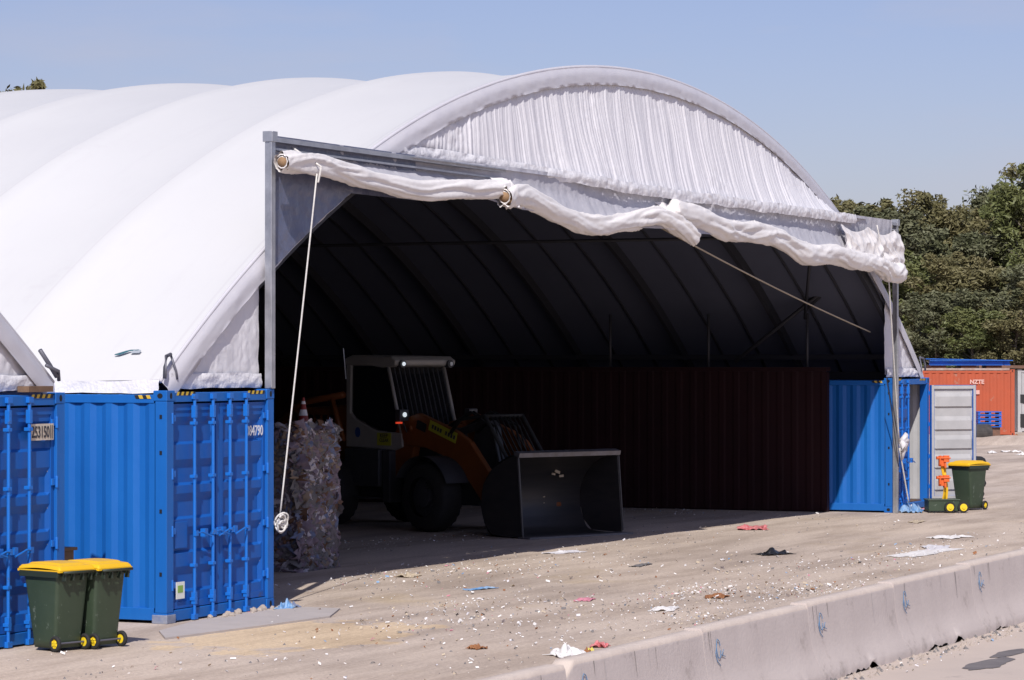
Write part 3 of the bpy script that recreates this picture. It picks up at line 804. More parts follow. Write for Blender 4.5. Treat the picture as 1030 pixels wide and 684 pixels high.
# ------------------------------------------------------------------ wheeled trolley with orange clamps
T = thing('wheeled_trolley', (27.42, -.80, 0), 'low green wheeled base with a yellow post and two orange clamps, before the grey door', 'trolley', rad(-62))
b = B(); b.box((-.30,-.22,.03),(.30,.22,.25)); b.box((-.32,-.24,.235),(.32,.24,.262)); b.build('base_tub', M['binbody'], T, bevel=.015)
for x in (.10, .36):
    b = B(); b.tube([(x-.0,-.30,.11),(x,-.245,.11)], .105, 24); w = b.build('wheel', M['tyre'], T, smooth=False)
    h = B(); h.tube([(x,-.315,.11),(x,-.300,.11)], .07, 20); h.tube([(x,-.33,.11),(x,-.315,.11)], .03, 14); h.build('hub', M['hub'], w)
b = B()
def pf(u, v):
    a = .5*math.sin(u*3.1); z = .2+.85*u; x = .05 + .03*math.sin(u*5); q = (v-.5)*.10
    return Vector((x + q*math.cos(a), q*math.sin(a), z))
b.grid(pf, 30, 2); b.grid(lambda u, v: pf(u, v) + Vector((0,.03,0)), 30, 2)
b.tube([(.05,.015,.2),(.07,.015,.6),(.05,.015,1.05)], .028, 8)
b.build('post', M['lid'], T, smooth=True)
for z in (.62, 1.0):
    b = B(); b.box((-.07,-.07,z-.11),(.07,.0,z+.09)); b.box((.02,-.10,z-.03),(.13,-.03,z+.10)); b.box((-.11,-.05,z+.02),(-.03,.03,z+.08)); b.box((.03,-.11,z-.14),(.07,.05,z-.05)); b.tube([(-.1,-.09,z+.05),(.15,-.11,z+.05)], .015, 8); b.tube([(-.05,-.09,z-.08),(-.05,-.09,z+.1)], .02, 8)
    b.build('clamp', M['orange'], T, bevel=.012)
tag(T)

# ------------------------------------------------------------------ wheel loader
LO = Vector((17.86, 2.86, 0)) - FV*.7 + RV*.03; la = math.atan2(-.917, -.394)
W = thing('wheel_loader', LO, 'orange and cream wheel loader with wide steel bucket, parked inside the shelter', 'wheel loader', la)
HWB = 1.15
def seg(poly): return poly
# bucket
side = [(0,.02),(-.72,.04),(-.93,.22),(-1.02,.52),(-.96,.86),(-.72,1.14),(-.40,1.30),(-.15,1.37)]
sidep = side + [(-.10,1.30), (.0,.10)]
b = B()
for i in range(1, len(side)): 
    a, c = Vector((side[i-1][0], 0, side[i-1][1])), Vector((side[i][0], 0, side[i][1]))
# smooth curved shell with thickness
def cur(t):
    n = len(side)-1; x = min(t*n, n-1e-6); i = int(x); f = x-i
    P = [Vector((p[0], 0, p[1])) for p in side]
    p0, p1, p2, p3 = P[max(i-1,0)], P[i], P[i+1], P[min(i+2,n)]
    return .5*((2*p1) + (p2-p0)*f + (2*p0-5*p1+4*p2-p3)*f*f + (3*p1-p0-3*p2+p3)*f**3)
b.grid(lambda u, v: cur(u) + Vector((0, -HWB+.03 + (2*HWB-.06)*v, 0)), 48, 4)
def curo(t):
    p = cur(t); c = Vector((-.3, 0, .7)); return p + (p-c).normalized()*.03
b.grid(lambda u, v: curo(u) + Vector((0, -HWB+.03 + (2*HWB-.06)*v, 0)), 48, 4)
bu = b.build('bucket', M['bucket'], W, smooth=True)
for s in (-1, 1):
    b = B(); b.prism([(p[0]*1.01, p[1]) for p in sidep], 1, s*HWB-(.03 if s > 0 else 0), s*HWB+(.0 if s > 0 else .03)); b.build('side_plate', M['bucket'], bu)
    b = B(); b.tube([(.0, s*HWB, .06), (-.11, s*HWB, 1.33)], .022, 6); b.build('side_edge', M['bucket'], bu)
b = B(); b.box((-.06,-HWB-.04,.0),(.22,HWB+.04,.03)); b.build('cutting_edge', M['bucketlip'], bu)
b = B(); b.box((-.19,-HWB-.01,1.345),(-.06,HWB+.01,1.42), 0, Matrix.Rotation(.25, 3, 'Y')); b.build('top_lip', M['bucketlip'], bu)
random.seed(3)
for (y, z, sx) in ((.32,1.02,.06),(.42,.95,.05),(.25,.99,.04),(.05,.62,.02),(.06,.52,.012)):
    b = B(); b.box((-.80,y,z),(-.79,y+sx*2,z+sx*.8), 0, Matrix.Rotation(random.uniform(-.6,.6), 3, 'X')); b.build('stuck_scrap', M['tanp'], bu)
# spill guard bars behind the bucket
b = B()
b.tube([(-.55,-.95,1.25),(-1.15,-.95,2.0),(-1.95,-.80,1.93),(-2.3,-.7,1.7)], .035, 6)
b.tube([(-.55,-.1,1.25),(-1.15,-.1,2.0),(-1.95,-.1,1.93),(-2.3,-.1,1.7)], .035, 6)
b.tube([(-1.15,-.95,2.0),(-1.15,-.1,2.0)], .03, 6)
for k in range(7):
    y = -.82+.6*k/6; b.tube([(-.60,y,1.28),(-1.13,y,1.99)], .014, 5)
b.build('spill_guard', M['tyre'], W, smooth=True)
# boom
for s in (-1, 1):
    y0, y1 = s*.62-.06, s*.62+.06
    b = B(); b.prism([(-3.65,1.62),(-3.55,1.92),(-3.2,2.02),(-2.2,1.72),(-1.85,1.55),(-1.1,.78),(-1.0,.45),(-1.15,.32),(-1.45,.45),(-2.2,1.20),(-3.0,1.42),(-3.55,1.45)], 1, y0, y1)
    a = b.build('boom_arm', M['loadero'], W, bevel=.02)
    if s < 0:
        th = math.atan2(-.30, 1.0)
        st = B(); st.box((-2.90,y0-.012,1.62),(-2.16,y0-.004,1.80), 0, Matrix.Rotation(.30, 3, 'Y')); 
        for k in range(9):
            if k in (4,): continue
            cxx = -2.82+k*.073; st.box((cxx,y0-.018,1.675),(cxx+.045,y0-.0125,1.745), 1, Matrix.Rotation(.30, 3, 'Y'), (-2.53,y0,1.71))
        st.build('arm_sticker', [M['yellowst'], M['ink']], a)
        st = B(); st.box((-3.22,y0-.016,1.72),(-2.97,y0-.004,1.87), 0, Matrix.Rotation(.30, 3, 'Y')); st.build('dark_plate', M['hole'], a)
b = B(); b.tube([(-1.5,-.6,.85),(-1.5,.6,.85)], .09, 12); b.tube([(-3.4,-.7,1.75),(-3.4,.7,1.75)], .06, 12); b.build('cross_tube', M['loadero'], W, smooth=True)
b = B(); b.prism([(-2.5,1.2),(-2.35,1.85),(-2.1,1.98),(-1.9,1.8),(-1.75,1.1),(-1.95,.9)], 1, -.08, .08); b.tube([(-3.4,0,1.55),(-2.2,0,1.85)], .07, 10); b.tube([(-1.85,0,1.0),(-1.05,0,.95)], .06, 10); b.build('tilt_linkage', M['dkpaint'], W)
for s in (-1, 1):
    b = B(); b.tube([(-3.2,s*.42,.85),(-2.3,s*.45,1.15)], .07, 10); b.tube([(-2.35,s*.45,1.13),(-1.8,s*.5,1.3)], .04, 10); b.build('lift_cylinder', M['dkpaint'], W, smooth=True)
b = B()
for k, y in enumerate((-.25,-.18,.2,.28)): b.tube([(-3.1,y,1.7),(-2.3,y,2.05),(-1.7,y*1.2,1.8),(-1.5,y*1.3,1.2)], .018, 6)
b.build('hydraulic_hose', M['tyre'], W, smooth=True)
# frames
b = B(); b.prism([(-1.9,.45),(-3.9,.45),(-3.9,1.0),(-3.6,1.75),(-3.2,1.75),(-2.9,1.2),(-1.9,.95)], 1, -.42, .42)
b.build('front_frame', M['dkpaint'], W, bevel=.02)
for y0 in (-.66, .5):
    b = B(); b.prism([(-3.45,1.0),(-4.05,.85),(-4.2,1.05),(-3.75,1.85),(-3.4,1.9),(-3.25,1.7)], 1, y0, y0+.16); b.build('tower', M['loadero'], W, bevel=.02)
b = B(); b.box((-7.1,-.55,.55),(-4.0,.55,1.05)); b.build('rear_frame', M['dkpaint'], W, bevel=.02)
# mudguard and front wheels, rear wheels
def wheel(x, y, s):
    b = B(); prof = [(-.23,.34),(-.23,.52),(-.19,.58),(-.12,.60),(.12,.60),(.19,.58),(.23,.52),(.23,.34)]; n = 48; q = len(prof); vs=[]; fs=[]
    for i in range(n):
        a = 2*PI*i/n
        for j, (w, r) in enumerate(prof):
            rr = r - (.022 if (i % 2 and 2 <= j <= 5) else 0); vs.append((x + rr*math.cos(a), y + w, .60 + rr*math.sin(a)))
    for i in range(n):
        for j in range(q-1): fs.append((i*q+j, ((i+1)%n)*q+j, ((i+1)%n)*q+j+1, i*q+j+1))
    b.add(vs, fs); t = b.build('wheel', M['tyre'], W, smooth=True)
    h = B(); h.tube([(x, y-.12, .6), (x, y+.12, .6)], .345, 28); h.tube([(x, y+s*.12, .6), (x, y+s*.2, .6)], .17, 16)
    for k in range(8):
        a = 2*PI*k/8; h.tube([(x+.24*math.cos(a), y+s*.12, .6+.24*math.sin(a)), (x+.24*math.cos(a), y+s*.15, .6+.24*math.sin(a))], .02, 6)
    h.build('rim', M['dkpaint'], t)
for x in (-2.55, -5.3):
    for s in (-1, 1): wheel(x, s*.92, s)
for s in (-1, 1):
    b = B(); vs=[]; 
    b.grid(lambda u, v: Vector((-2.55 + .72*math.cos(.35+2.35*u), s*.92-.26+.52*v, .62+.68*math.sin(.35+2.35*u))), 20, 2)
    b.build('mudguard', M['dkpaint'], W, smooth=True)
b = B(); b.tube([(-2.55,-.8,.6),(-2.55,.8,.6)], .11, 10); b.tube([(-5.3,-.8,.6),(-5.3,.8,.6)], .11, 10); b.build('axle', M['dkpaint'], W)
# rear hood
b = B(); b.prism([(-7.3,.9),(-7.3,1.75),(-6.9,2.05),(-5.15,2.15),(-5.15,1.05)], 1, -.62, .62); hood = b.build('engine_hood', M['loadero'], W, bevel=.05)
b = B()
for k in range(6): b.box((-6.7+k*.2,-.628,1.45),(-6.58+k*.2,-.621,1.95))
b.build('vent', M['hole'], hood)
b = B(); b.box((-7.55,-.6,.5),(-7.2,.6,1.3)); b.build('counterweight', M['dkpaint'], W, bevel=.05)
b = B(); b.tube([(-5.15,-.75,2.32),(-6.3,-.75,2.18),(-7.3,-.75,1.7)], .06, 8); b.tube([(-5.5,-.75,2.28),(-5.15,-.75,1.5)], .05, 8); b.tube([(-6.6,-.75,2.1),(-5.6,-.75,1.2)], .05, 8); b.build('guard_rail', M['loadero'], W, smooth=True)
# cab
CB = B()
yl = .66
# pillars and roof
rf = B(); rf.prism([(-5.18,2.84),(-5.18,2.97),(-5.0,3.03),(-3.9,3.00),(-3.78,2.93),(-3.80,2.84),(-4.15,2.80),(-4.5,2.84)], 1, -.70, .70); roof = rf.build('cab_roof', M['cream'], W, bevel=.03)
cbm = B()
for s in (-1, 1):
    y0, y1 = (s*yl-.035, s*yl+.035)
    cbm.prism([(-5.15,1.40),(-5.15,2.86),(-5.02,2.86),(-5.04,2.0),(-4.92,1.90),(-4.45,1.74),(-4.30,1.70),(-3.62,1.66),(-3.60,1.42),(-3.8,1.36)], 1, y0, y1)
cbm.box((-5.17,-.63,1.38),(-5.08,.63,2.05)); cbm.box((-3.66,-.63,1.40),(-3.60,.63,1.62))
body = cbm.build('cab_body', M['cream'], W, bevel=.015)
for s in (-1, 1):
    b = B(); b.tube([(-4.05,s*.64,2.84),(-3.68,s*.64,1.66)], .032, 8); b.build('front_pillar', M['cream'], W, smooth=True)
for s in (-1, 1):
    b = B(); b.prism([(-5.02,2.83),(-4.08,2.83),(-3.73,1.68),(-4.3,1.72),(-4.92,1.92),(-5.03,2.02)], 1, s*.645-.006, s*.645+.006); b.build('side_window', M['lglass'], W)
b = B(); b.add([(-4.05,-.62,2.83),(-4.05,.62,2.83),(-3.68,.62,1.64),(-3.68,-.62,1.64)], [(0,1,2,3)]); b.build('windscreen', M['lglass'], W)
b = B()
for k in range(11):
    y = -.55+1.1*k/10; b.tube([(-3.99,y,2.80),(-3.63,y,1.68)], .011, 5)
b.build('windscreen_grille', M['dkpaint'], W)
b = B(); b.box((-4.62,-.2,1.7),(-4.4,.2,2.35)); b.box((-4.6,-.22,1.6),(-4.1,.22,1.75)); b.build('seat', M['tyre'], W, bevel=.03)
b = B(); b.box((-5.0,-.86,.72),(-4.05,-.50,1.38)); b.box((-4.02,-.80,.45),(-3.82,-.52,1.36)); b.box((-4.7,-.90,.50),(-4.2,-.60,.54)); b.build('side_tank', M['dkpaint'], W, bevel=.02)
b = B(); b.box((-5.0,.50,.72),(-4.05,.86,1.38)); b.build('side_tank', M['dkpaint'], W, bevel=.02)
st = B(); st.box((-4.28,-yl-.042,1.44),(-3.90,-yl-.036,1.66)); sk = st.build('keep_clear_sticker', M['yellowst'], body)
text('lettering', 'KEEP', .10, M['ink'], body, (-4.09, -yl-.045, 1.61), (PI/2,0,0), 1, .002)
text('lettering', 'CLEAR', .085, M['ink'], body, (-4.09, -yl-.045, 1.53), (PI/2,0,0), 1, .002)
b = B(); b.prism([(-4.82+.07*math.cos(2*PI*k/20), 1.66+.09*math.sin(2*PI*k/20)) for k in range(20)], 1, -yl-.043, -yl-.036); b.build('round_sticker', M['bluest'], body)
for s in (-1, 1):
    b = B(); b.tube([(-3.86,s*.55,2.87),(-3.74,s*.55,2.87)], .07, 14); w_ = b.build('work_light', M['dkpaint'], W)
    l = B(); l.tube([(-3.735,s*.55,2.87),(-3.72,s*.55,2.87)], .035, 12); l.build('lamp_lens', M['lampw'] if s < 0 else M['lens'], w_)
    b = B(); b.box((-3.55,s*.80-.10,1.88),(-3.42,s*.80+.10,2.08)); b.tube([(-3.5,s*.80,1.9),(-3.5,s*.62,1.6)], .02, 6); w_ = b.build('headlight', M['dkpaint'], W, bevel=.02)
    l = B(); l.tube([(-3.415,s*.80,1.99),(-3.40,s*.80,1.99)], .042, 14); l.build('lamp_lens', M['lampw'], w_)
    if s < 0:
        l = B(); l.box((-3.44,-.98,1.835),(-3.40,-.86,1.865)); l.build('indicator_lamp', M['lampr'], w_)
b = B(); b.tube([(-5.15,-.7,2.6),(-5.2,-.72,3.15)], .012, 5); b.build('aerial', M['galv'], W)

# ------------------------------------------------------------------ paper bales
def bale(loc, rz, sx, sy, sz, label, seed, group='stacked waste paper bales'):
    rnd = random.Random(seed)
    T = thing('paper_bale', loc, label, 'bale', rz, group)
    core = B()
    def face(o, du, dv, nrm, n1, n2):
        core.grid(lambda u, v: o + du*u + dv*v + nrm*(.10*nv((o+du*u+dv*v)*3.0 + Vector((seed,0,0))) + .03*nv((o+du*u+dv*v)*11)), n1, n2)
    X, Y, Z = Vector((sx,0,0)), Vector((0,sy,0)), Vector((0,0,sz)); o = Vector((-sx/2,-sy/2,0))
    face(o, X, Z, Vector((0,-1,0)), 40, 34); face(o, Y, Z, Vector((-1,0,0)), 40, 34); face(o+X, Y, Z, Vector((1,0,0)), 30, 26)
    face(o+Y, X, Z, Vector((0,1,0)), 20, 20); face(o+Z, X, Y, Vector((0,0,1)), 40, 40)
    core.build('packed_paper', M['bale0'], T, smooth=True)
    b = B()
    for i in range(620):
        f = rnd.random()
        if f < .42: p = Vector((rnd.uniform(-sx/2, sx/2), -sy/2-.03, rnd.uniform(.02, sz))); n = Vector((0,-1,0))
        elif f < .8: p = Vector((-sx/2-.03, rnd.uniform(-sy/2, sy/2), rnd.uniform(.02, sz))); n = Vector((-1,0,0))
        elif f < .9: p = Vector((rnd.uniform(-sx/2, sx/2), rnd.uniform(-sy/2, sy/2), sz+.02)); n = Vector((0,0,1))
        else: p = Vector((sx/2+.03, rnd.uniform(-sy/2, sy/2), rnd.uniform(.02, sz))); n = Vector((1,0,0))
        tdir = n.cross(Vector((rnd.gauss(0,.5), rnd.gauss(0,.5), 1 if abs(n.z) < .5 else 0)) + Vector((.01, .3 if abs(n.z) > .5 else 0, 0))).normalized(); udir = n.cross(tdir)
        an = rnd.gauss(0, .7); t2 = tdir*math.cos(an)+udir*math.sin(an); u2 = n.cross(t2)
        w, h = rnd.uniform(.06,.20), rnd.uniform(.03,.12); sd_ = rnd.uniform(0, 99); dp = rnd.uniform(.03,.09)
        vs = []
        for a in range(9):
            for c in range(6):
                x, y = (a/4-1), (c/2.5-1)
                q = 1 + .45*nv((x*1.3+sd_, y*1.3, 0))
                vs.append(p + t2*(x*w*q) + u2*(y*h*q) + n*(dp*(1.3*nv((x*1.1+sd_, y*1.4, 5)) + .8*nv((x*3+sd_, y*3, 1))) - .6*dp*(x*x*.6+y*y)))
        b.add(vs, [(a*6+c, (a+1)*6+c, (a+1)*6+c+1, a*6+c+1) for a in range(8) for c in range(5)], rnd.choices(range(6), (26, 12, 16, 26, 8, 12) if nv(p*2.6+Vector((seed,0,0))) > .05 else (4, 6, 46, 22, 16, 6))[0])
    b.build('paper_scraps', [M['rollcream'], M['baletan'], M['greyp'], M['balem'], M['balebrown'], M['bluegrey']], T, smooth=True)
    w = B()
    for z in (sz*.28, sz*.62): w.tube([(-sx/2-.03,-sy/2-.03,z),(sx/2+.03,-sy/2-.03,z),(sx/2+.03,sy/2+.03,z),(-sx/2-.03,sy/2+.03,z),(-sx/2-.03,-sy/2-.03,z)], .006, 4)
    w.build('baling_wire', M['clamp'], T)
    return T
M['rollcream'] = mat('pale_crushed_paper', (.55, .52, .54), .8, col2=(.35, .32, .36), scale=6)
M['baletan'] = mat('tan_crushed_card', (.26, .20, .15), .85)
M['balebrown'] = mat('brown_crushed_card', (.14, .075, .045), .85)
M['bale0'] = mat('packed_mixed_paper', (.09, .08, .08), .9, col2=(.22, .19, .20), scale=9, amt=.8)
M['balem'] = mat('mauve_paper', (.26, .21, .25), .8, col2=(.14, .10, .12), scale=9)
M['bluegrey'] = mat('blue_grey_paper', (.15, .18, .28), .8)
bale((8.33, 3.16, 0), rad(2), 1.1, 1.15, 1.02, 'lower bale of crushed waste paper, standing on the dirt under another bale', 5)
bale((8.33, 3.18, 1.06), rad(-1), 1.1, 1.15, .92, 'upper bale of crushed waste paper, resting on the lower bale', 9)
bale((8.46, 4.60, 0), rad(1), 1.25, 1.15, 1.0, 'lower rear bale of waste paper hidden behind the blue container', 15)
# cone on the bales
T = thing('traffic_cone', (8.68, 3.0, 2.03), 'red traffic cone with white bands standing on top of the paper bales', 'cone'); T.scale = (.75,.75,.85)
b = B(); b.tube([(0,0,.02),(0,0,.14)], [.11,.085], 18, 0); b.tube([(0,0,.14),(0,0,.24)], [.085,.062], 18, 1); b.tube([(0,0,.24),(0,0,.33)], [.062,.044], 18, 0); b.tube([(0,0,.33),(0,0,.38)], [.044,.034], 18, 1); b.tube([(0,0,.38),(0,0,.44)], [.034,.022], 18, 0)
b.build('cone_body', [M['redcone'] if 'redcone' in M else mat('red_cone_plastic', (.22, .02, .015), .6), M['paper']], T)
b = B(); b.box((-.14,-.14,0),(.14,.14,.022)); b.build('cone_base', M['redpaper'], T, bevel=.006)

# ------------------------------------------------------------------ ropes
def rope(pts, r, label, mtl, coil=None, cat='rope'):
    P = [Vector(p) for p in pts]; out = []
    for i in range(len(P)-1):
        for k in range(12):
            t = k/12; q = P[i].lerp(P[i+1], t); q.z -= .03*math.sin(PI*t)*(P[i+1]-P[i]).length*.15; out.append(q)
    out.append(P[-1])
    b = B(); b.tube(out, r, 6)
    if coil:
        c, R_, n, seed = coil; rr = random.Random(seed); c = Vector(c)
        for j in range(n):
            ax = Euler((rr.uniform(-.5,.5), rr.uniform(-.6,.6), rr.uniform(-1.2,.2))).to_matrix(); a0 = rr.uniform(0, 6); k2 = R_*rr.uniform(.55,1.1)
            cc = c + Vector((rr.uniform(-.03,.03), rr.uniform(-.04,0), rr.uniform(-.05,.05)))
            b.tube([cc + ax @ Vector((k2*math.cos(2*PI*t/20+a0), 0, 1.25*k2*math.sin(2*PI*t/20+a0))) for t in range(21)], r*1.15, 5, cap=False)
    return tag(b.build('rope', mtl, smooth=True), label, cat)
rope([(2.95,-.30,5.16),(2.50,-.05,1.10)], .011, 'white rope from the left rolled curtain down to a coil on the container corner', M['rope'], ((2.50,-.06,1.0), .075, 8, 4))
rope([(2.92,.02,5.48),(2.95,-.36,5.24),(2.94,-.32,5.05)], .014, 'short white tie rope looped round the left rolled curtain under the beam', M['rope'])
rope([(24.9,-.30,5.45),(25.25,-.42,4.4),(26.60,-.20,1.35)], .014, 'white rope hanging from the right rolled curtain to a knotted rag on the post', M['rope'])
rope([(26.62,-.20,1.25),(27.15,-.22,.18)], .016, 'white rope slanting from the knotted rag down to the rags on the ground', M['rope'])
rope([(26.05,-.12,2.6),(26.3,-.16,1.9),(26.62,-.18,.9)], .009, 'thin black cord hanging beside the right post', M['ink'])
rope([(14.4,-.12,5.0),(26.6,.38,3.48)], .014, 'tan rope stretched across the opening toward the right container', M['tanrope'])

def cloth(loc, sx, sy, h, mtl, label, cat, seed, rz=0, name='scrap', fold=1.0, thick=.006, group=None):
    b = B(); n = 34
    def fn(u, v):
        x = (u-.5)*2; y = (v-.5)*2; rr = math.hypot(x, y)
        e = 1 + .45*nv((x*1.1+seed, y*1.1, 0)) + .18*nv((x*3, y*3, seed))
        z = h*(abs(nv((x*1.7*fold, y*1.7*fold, seed)))*1.3 + .18*abs(nv((x*4, y*4, seed+1))))*max(.15, 1-rr*.6) + .008
        return Vector((x*sx/2*e, y*sy/2*e, z))
    b.grid(fn, n, n); o = b.build(name, mtl, loc=loc, rot=(0,0,rz), smooth=False)
    md = o.modifiers.new('thickness', 'SOLIDIFY'); md.thickness = thick
    return tag(o, label, cat, group)
b = B(); rr = random.Random(2)
for k in range(7):
    a = rr.uniform(0, 6.3); b.tube([(0,0,0),(.10*math.cos(a),-.06,.05+.12*math.sin(a)),(.20*math.cos(a),-.05+.03*k/7,.13*math.sin(a)-.08)], [.05,.06,.02], 7)
b.tube([(0,0,-.02),(.02,-.02,-.2),(.05,0,-.34)], [.06,.05,.02], 8)
for i, v in enumerate(b.v): v += Vector((nv(v*14), nv(v*14+Vector((5,0,0))), nv(v*14+Vector((0,5,0)))))*.035
tag(b.build('rag', M['rag'], smooth=True, loc=(26.66,-.23,1.38)), 'white rag knotted round the right post and rope', 'rag')

# ------------------------------------------------------------------ rags and litter near right container
cloth((27.25,-.22,0), .8, .4, .28, M['bluep'], 'crumpled blue and white plastic bag at the foot of the right post', 'bag', 3, .4, 'plastic_bag')
cloth((27.65,-.15,0), .5, .35, .22, M['rag'], 'heap of white rag beside the blue plastic bag before the container sill', 'rag', 8, .1, 'rag')
cloth((28.1,-.35,0), .8, .3, .10, M['pinkp'], 'flattened pink wrapping strip before the open grey container', 'litter', 18, .2, 'wrapper')
cloth((28.05,-.93,0), .38, .3, .22, M['paper'], 'crumpled white paper bag on the ground between trolley and green bin', 'bag', 11, 0, 'paper_bag')
cloth((20.5,.55,0), .85, .5, .15, M['redpaper'], 'crumpled red and white plastic wrap lying on the dirt close to the shadow edge', 'litter', 21, .4, 'plastic_wrap')
cloth((14.1,-2.1,0), .6, .3, .13, M['blackbag'], 'crumpled black plastic bag lying in the middle of the sunlit dirt', 'bag', 32, -.4, 'plastic_bag')
cloth((15.4,-4.05,0), 2.2, .45, .05, M['paper'], 'long flattened strip of white paper on the dirt near the far end of the barrier', 'paper', 41, -.05, 'paper_sheet')
cloth((16.6,-3.9,0), 1.2, .4, .06, M['rag'], 'short flattened white sheet just right of the long white strip', 'paper', 45, .3, 'paper_sheet')
cloth((19.4,-3.3,0), .8, .4, .08, M['paper'], 'white paper sheet on the dirt in front of the trolley, beyond the long white strip', 'paper', 43, -.3, 'paper_sheet')
cloth((-1.45,-5.5,0), .42, .34, .16, M['paper'], 'white crumpled paper with a brown underside, beside the broken barrier corner', 'paper', 52, .9, 'paper_sheet')
cloth((-1.15,-5.35,0), .34, .26, .12, M['paper'], 'smaller white crumpled paper lying against the brown-lined one', 'paper', 57, .2, 'paper_sheet')
cloth((-1.25,-5.62,0), .18, .12, .10, M['brownp'], 'small brown card scrap tucked under white paper near the barrier', 'card', 58, .2, 'card_scrap')
cloth((-1.05,-5.55,0), .14, .10, .07, M['yelp'], 'small yellow scrap on the white paper near the barrier', 'litter', 59, .2, 'wrapper')
cloth((-.45,-5.4,0), .20, .18, .12, M['redpaper'], 'small red and white wrapper beside the barrier, right of the white paper', 'litter', 61, .2, 'wrapper')
cloth((4.1,-4.3,0), .55, .28, .06, M['paper'], 'flat white paper on the dirt left of the brown card, close to the barrier top', 'paper', 63, .2, 'paper_sheet')
cloth((6.1,-4.2,0), .42, .26, .09, M['brownp'], 'crumpled orange-brown card lying on the dirt beside the barrier', 'card', 64, .2, 'card_scrap')
cloth((7.7,.85,0), .42, .25, .10, M['tanp'], 'pale tan lump of card at the edge of the shadow, in front of the bales', 'card', 66, .2, 'card_scrap')
cloth((5.0,-2.9,0), .4, .2, .05, M['pinkp'], 'small pink paper scrap on the open dirt', 'paper', 68, .2, 'paper_scrap')
cloth((6.05,-1.0,0), .5, .16, .05, M['bluep'], 'flat pale blue scrap on the sunlit dirt below the bucket', 'litter', 69, -.3, 'plastic_scrap')
cloth((-1.15,-4.35,0), .18, .15, .08, M['brownp'], 'dark brown clod of card alone in the foreground dirt', 'card', 70, -.3, 'card_scrap')
cloth((13.2,.95,0), .7, .3, .05, M['rag'], 'flat white sheet on the dirt just outside the shadow of the bucket', 'paper', 73, -.3, 'paper_sheet')
cloth((11.0,-1.2,0), .6, .16, .04, M['greyp'], 'flat grey strip of scrap in the middle of the littered dirt', 'litter', 77, .1, 'plastic_scrap')
cloth((23.8,-1.4,0), .7, .2, .07, M['tanp'], 'tan scrap on the dirt between the red wrap and the right post', 'card', 79, .1, 'card_scrap')
cloth((2.32,-.22,0), .34, .20, .16, M['bluep'], 'crumpled blue packet at the foot of the container door next to pale stones', 'litter', 83, .3, 'packet')
cloth((2.62,-.12,0), .24, .18, .12, M['bluegrey'], 'blue-grey crushed packet by the container corner post', 'litter', 84, .9, 'packet')

# loose stones along the container foot
rr = random.Random(11)
for i in range(16):
    X = .75 + 1.9*(i/15) + rr.uniform(-.05,.05); r0 = rr.uniform(.018,.05)
    b = B()
    def sf(u, v, r0=r0, i=i):
        th = u*2*PI; ph = v*PI; n = Vector((math.cos(th)*math.sin(ph), math.sin(th)*math.sin(ph), math.cos(ph)))
        return n*r0*(1+.35*nv(n*1.6+Vector((i,0,0)))) * 1.0
    b.grid(sf, 10, 7)
    tag(b.build('stone', M['stone'], loc=(X, -.16+rr.uniform(-.1,.05), r0*.6), rot=(0,0,rr.uniform(0,6))), 'small pale stone in the row at the foot of the blue container door', 'stone', 'loose stones at the container foot')

# confetti of paper and plastic: uncountable
lit = B(); rr = random.Random(5)
def in_shade(X, Y): return Y > 1.5
cnt = 0
def clear(X, Y):
    if X < .3 and Y > -.35: return False
    if X < 2.7 and Y > -.1: return False
    if Y < -8.0: return Y < -8.75
    if X > 26.4 and Y > -.1: return False
    return True
def bit(X, Y, sc=1.0):
    global cnt
    w, h = rr.uniform(.003,.012)*sc, rr.uniform(.004,.015)*sc
    a = rr.uniform(0, PI); t1, t2 = rr.uniform(-.9,.9), rr.uniform(-.9,.9)
    ca, sa = math.cos(a), math.sin(a); z0 = (.034 if Y < -8.66 else .004) + max(abs(w*math.sin(t1)), abs(h*math.sin(t2)))
    vs = []
    for (p, q, k) in ((-w,-h,0),(0,-h,1),(w,-h,0),(w,h,0),(0,h,1),(-w,h,0)):
        vs.append((X + p*ca - q*sa, Y + p*sa + q*ca, z0 + p*math.sin(t1) + q*math.sin(t2)*.6 + k*.008*sc))
    lit.add(vs, [(0,1,4,5),(1,2,3,4)], rr.choices(range(7), (44, 14, 18, 6, 3, 14, 2))[0]); cnt += 1
for i in range(26000):
    X = rr.uniform(-9, 34); Y = rr.uniform(-8.0, 6)
    if not clear(X, Y): continue
    d = .5 + .5*nv((X*.28, Y*.55, 3)) + .35*nv((X*1.4, Y*2.2, 8))
    band = math.exp(-((Y+3.2+.0*X)/2.6)**2)*math.exp(-((X-5)/8.5)**2)*1.0 + .45*math.exp(-((Y-.6)/1.0)**2)*math.exp(-((X-8)/6)**2) + .04
    if rr.random() < band*max(0, d-.18)**3*5.0: bit(X, Y, rr.choice((.6,.8,.9,1.1,1.4,2.0)))
for (cx, cy, sx, sy, n) in ((5.0,-4.0,2.3,.8,420), (15.6,-4.0,2.2,.5,240), (9.0,-.1,3.5,.5,260), (1,-4.2,2.5,1.2,160), (3.2,-5.2,.8,.3,160), (7.5,-5.0,.9,.3,200), (6.6,-3.6,.7,.25,160), (10.5,-5.8,1.2,.3,160), (4.2,-1.8,.9,.3,120), (8.6,1.2,1.2,.3,140), (25.2,5.5,.7,1.6,260), (14.5,4.6,1.6,.5,160), (27.6,-.3,.9,.3,90), (12.5,-3.9,3,.6,200), (14,1.0,4,.6,150)):
    for k in range(n):
        X, Y = rr.gauss(cx, sx), rr.gauss(cy, sy)
        if clear(X, Y) and Y > -8: bit(X, Y, rr.choice((.6,.8,1.0,1.3)))
for k in range(90): bit(rr.uniform(-4, 8), rr.uniform(-9.1,-8.72), rr.choice((.6,.9,1.2)))
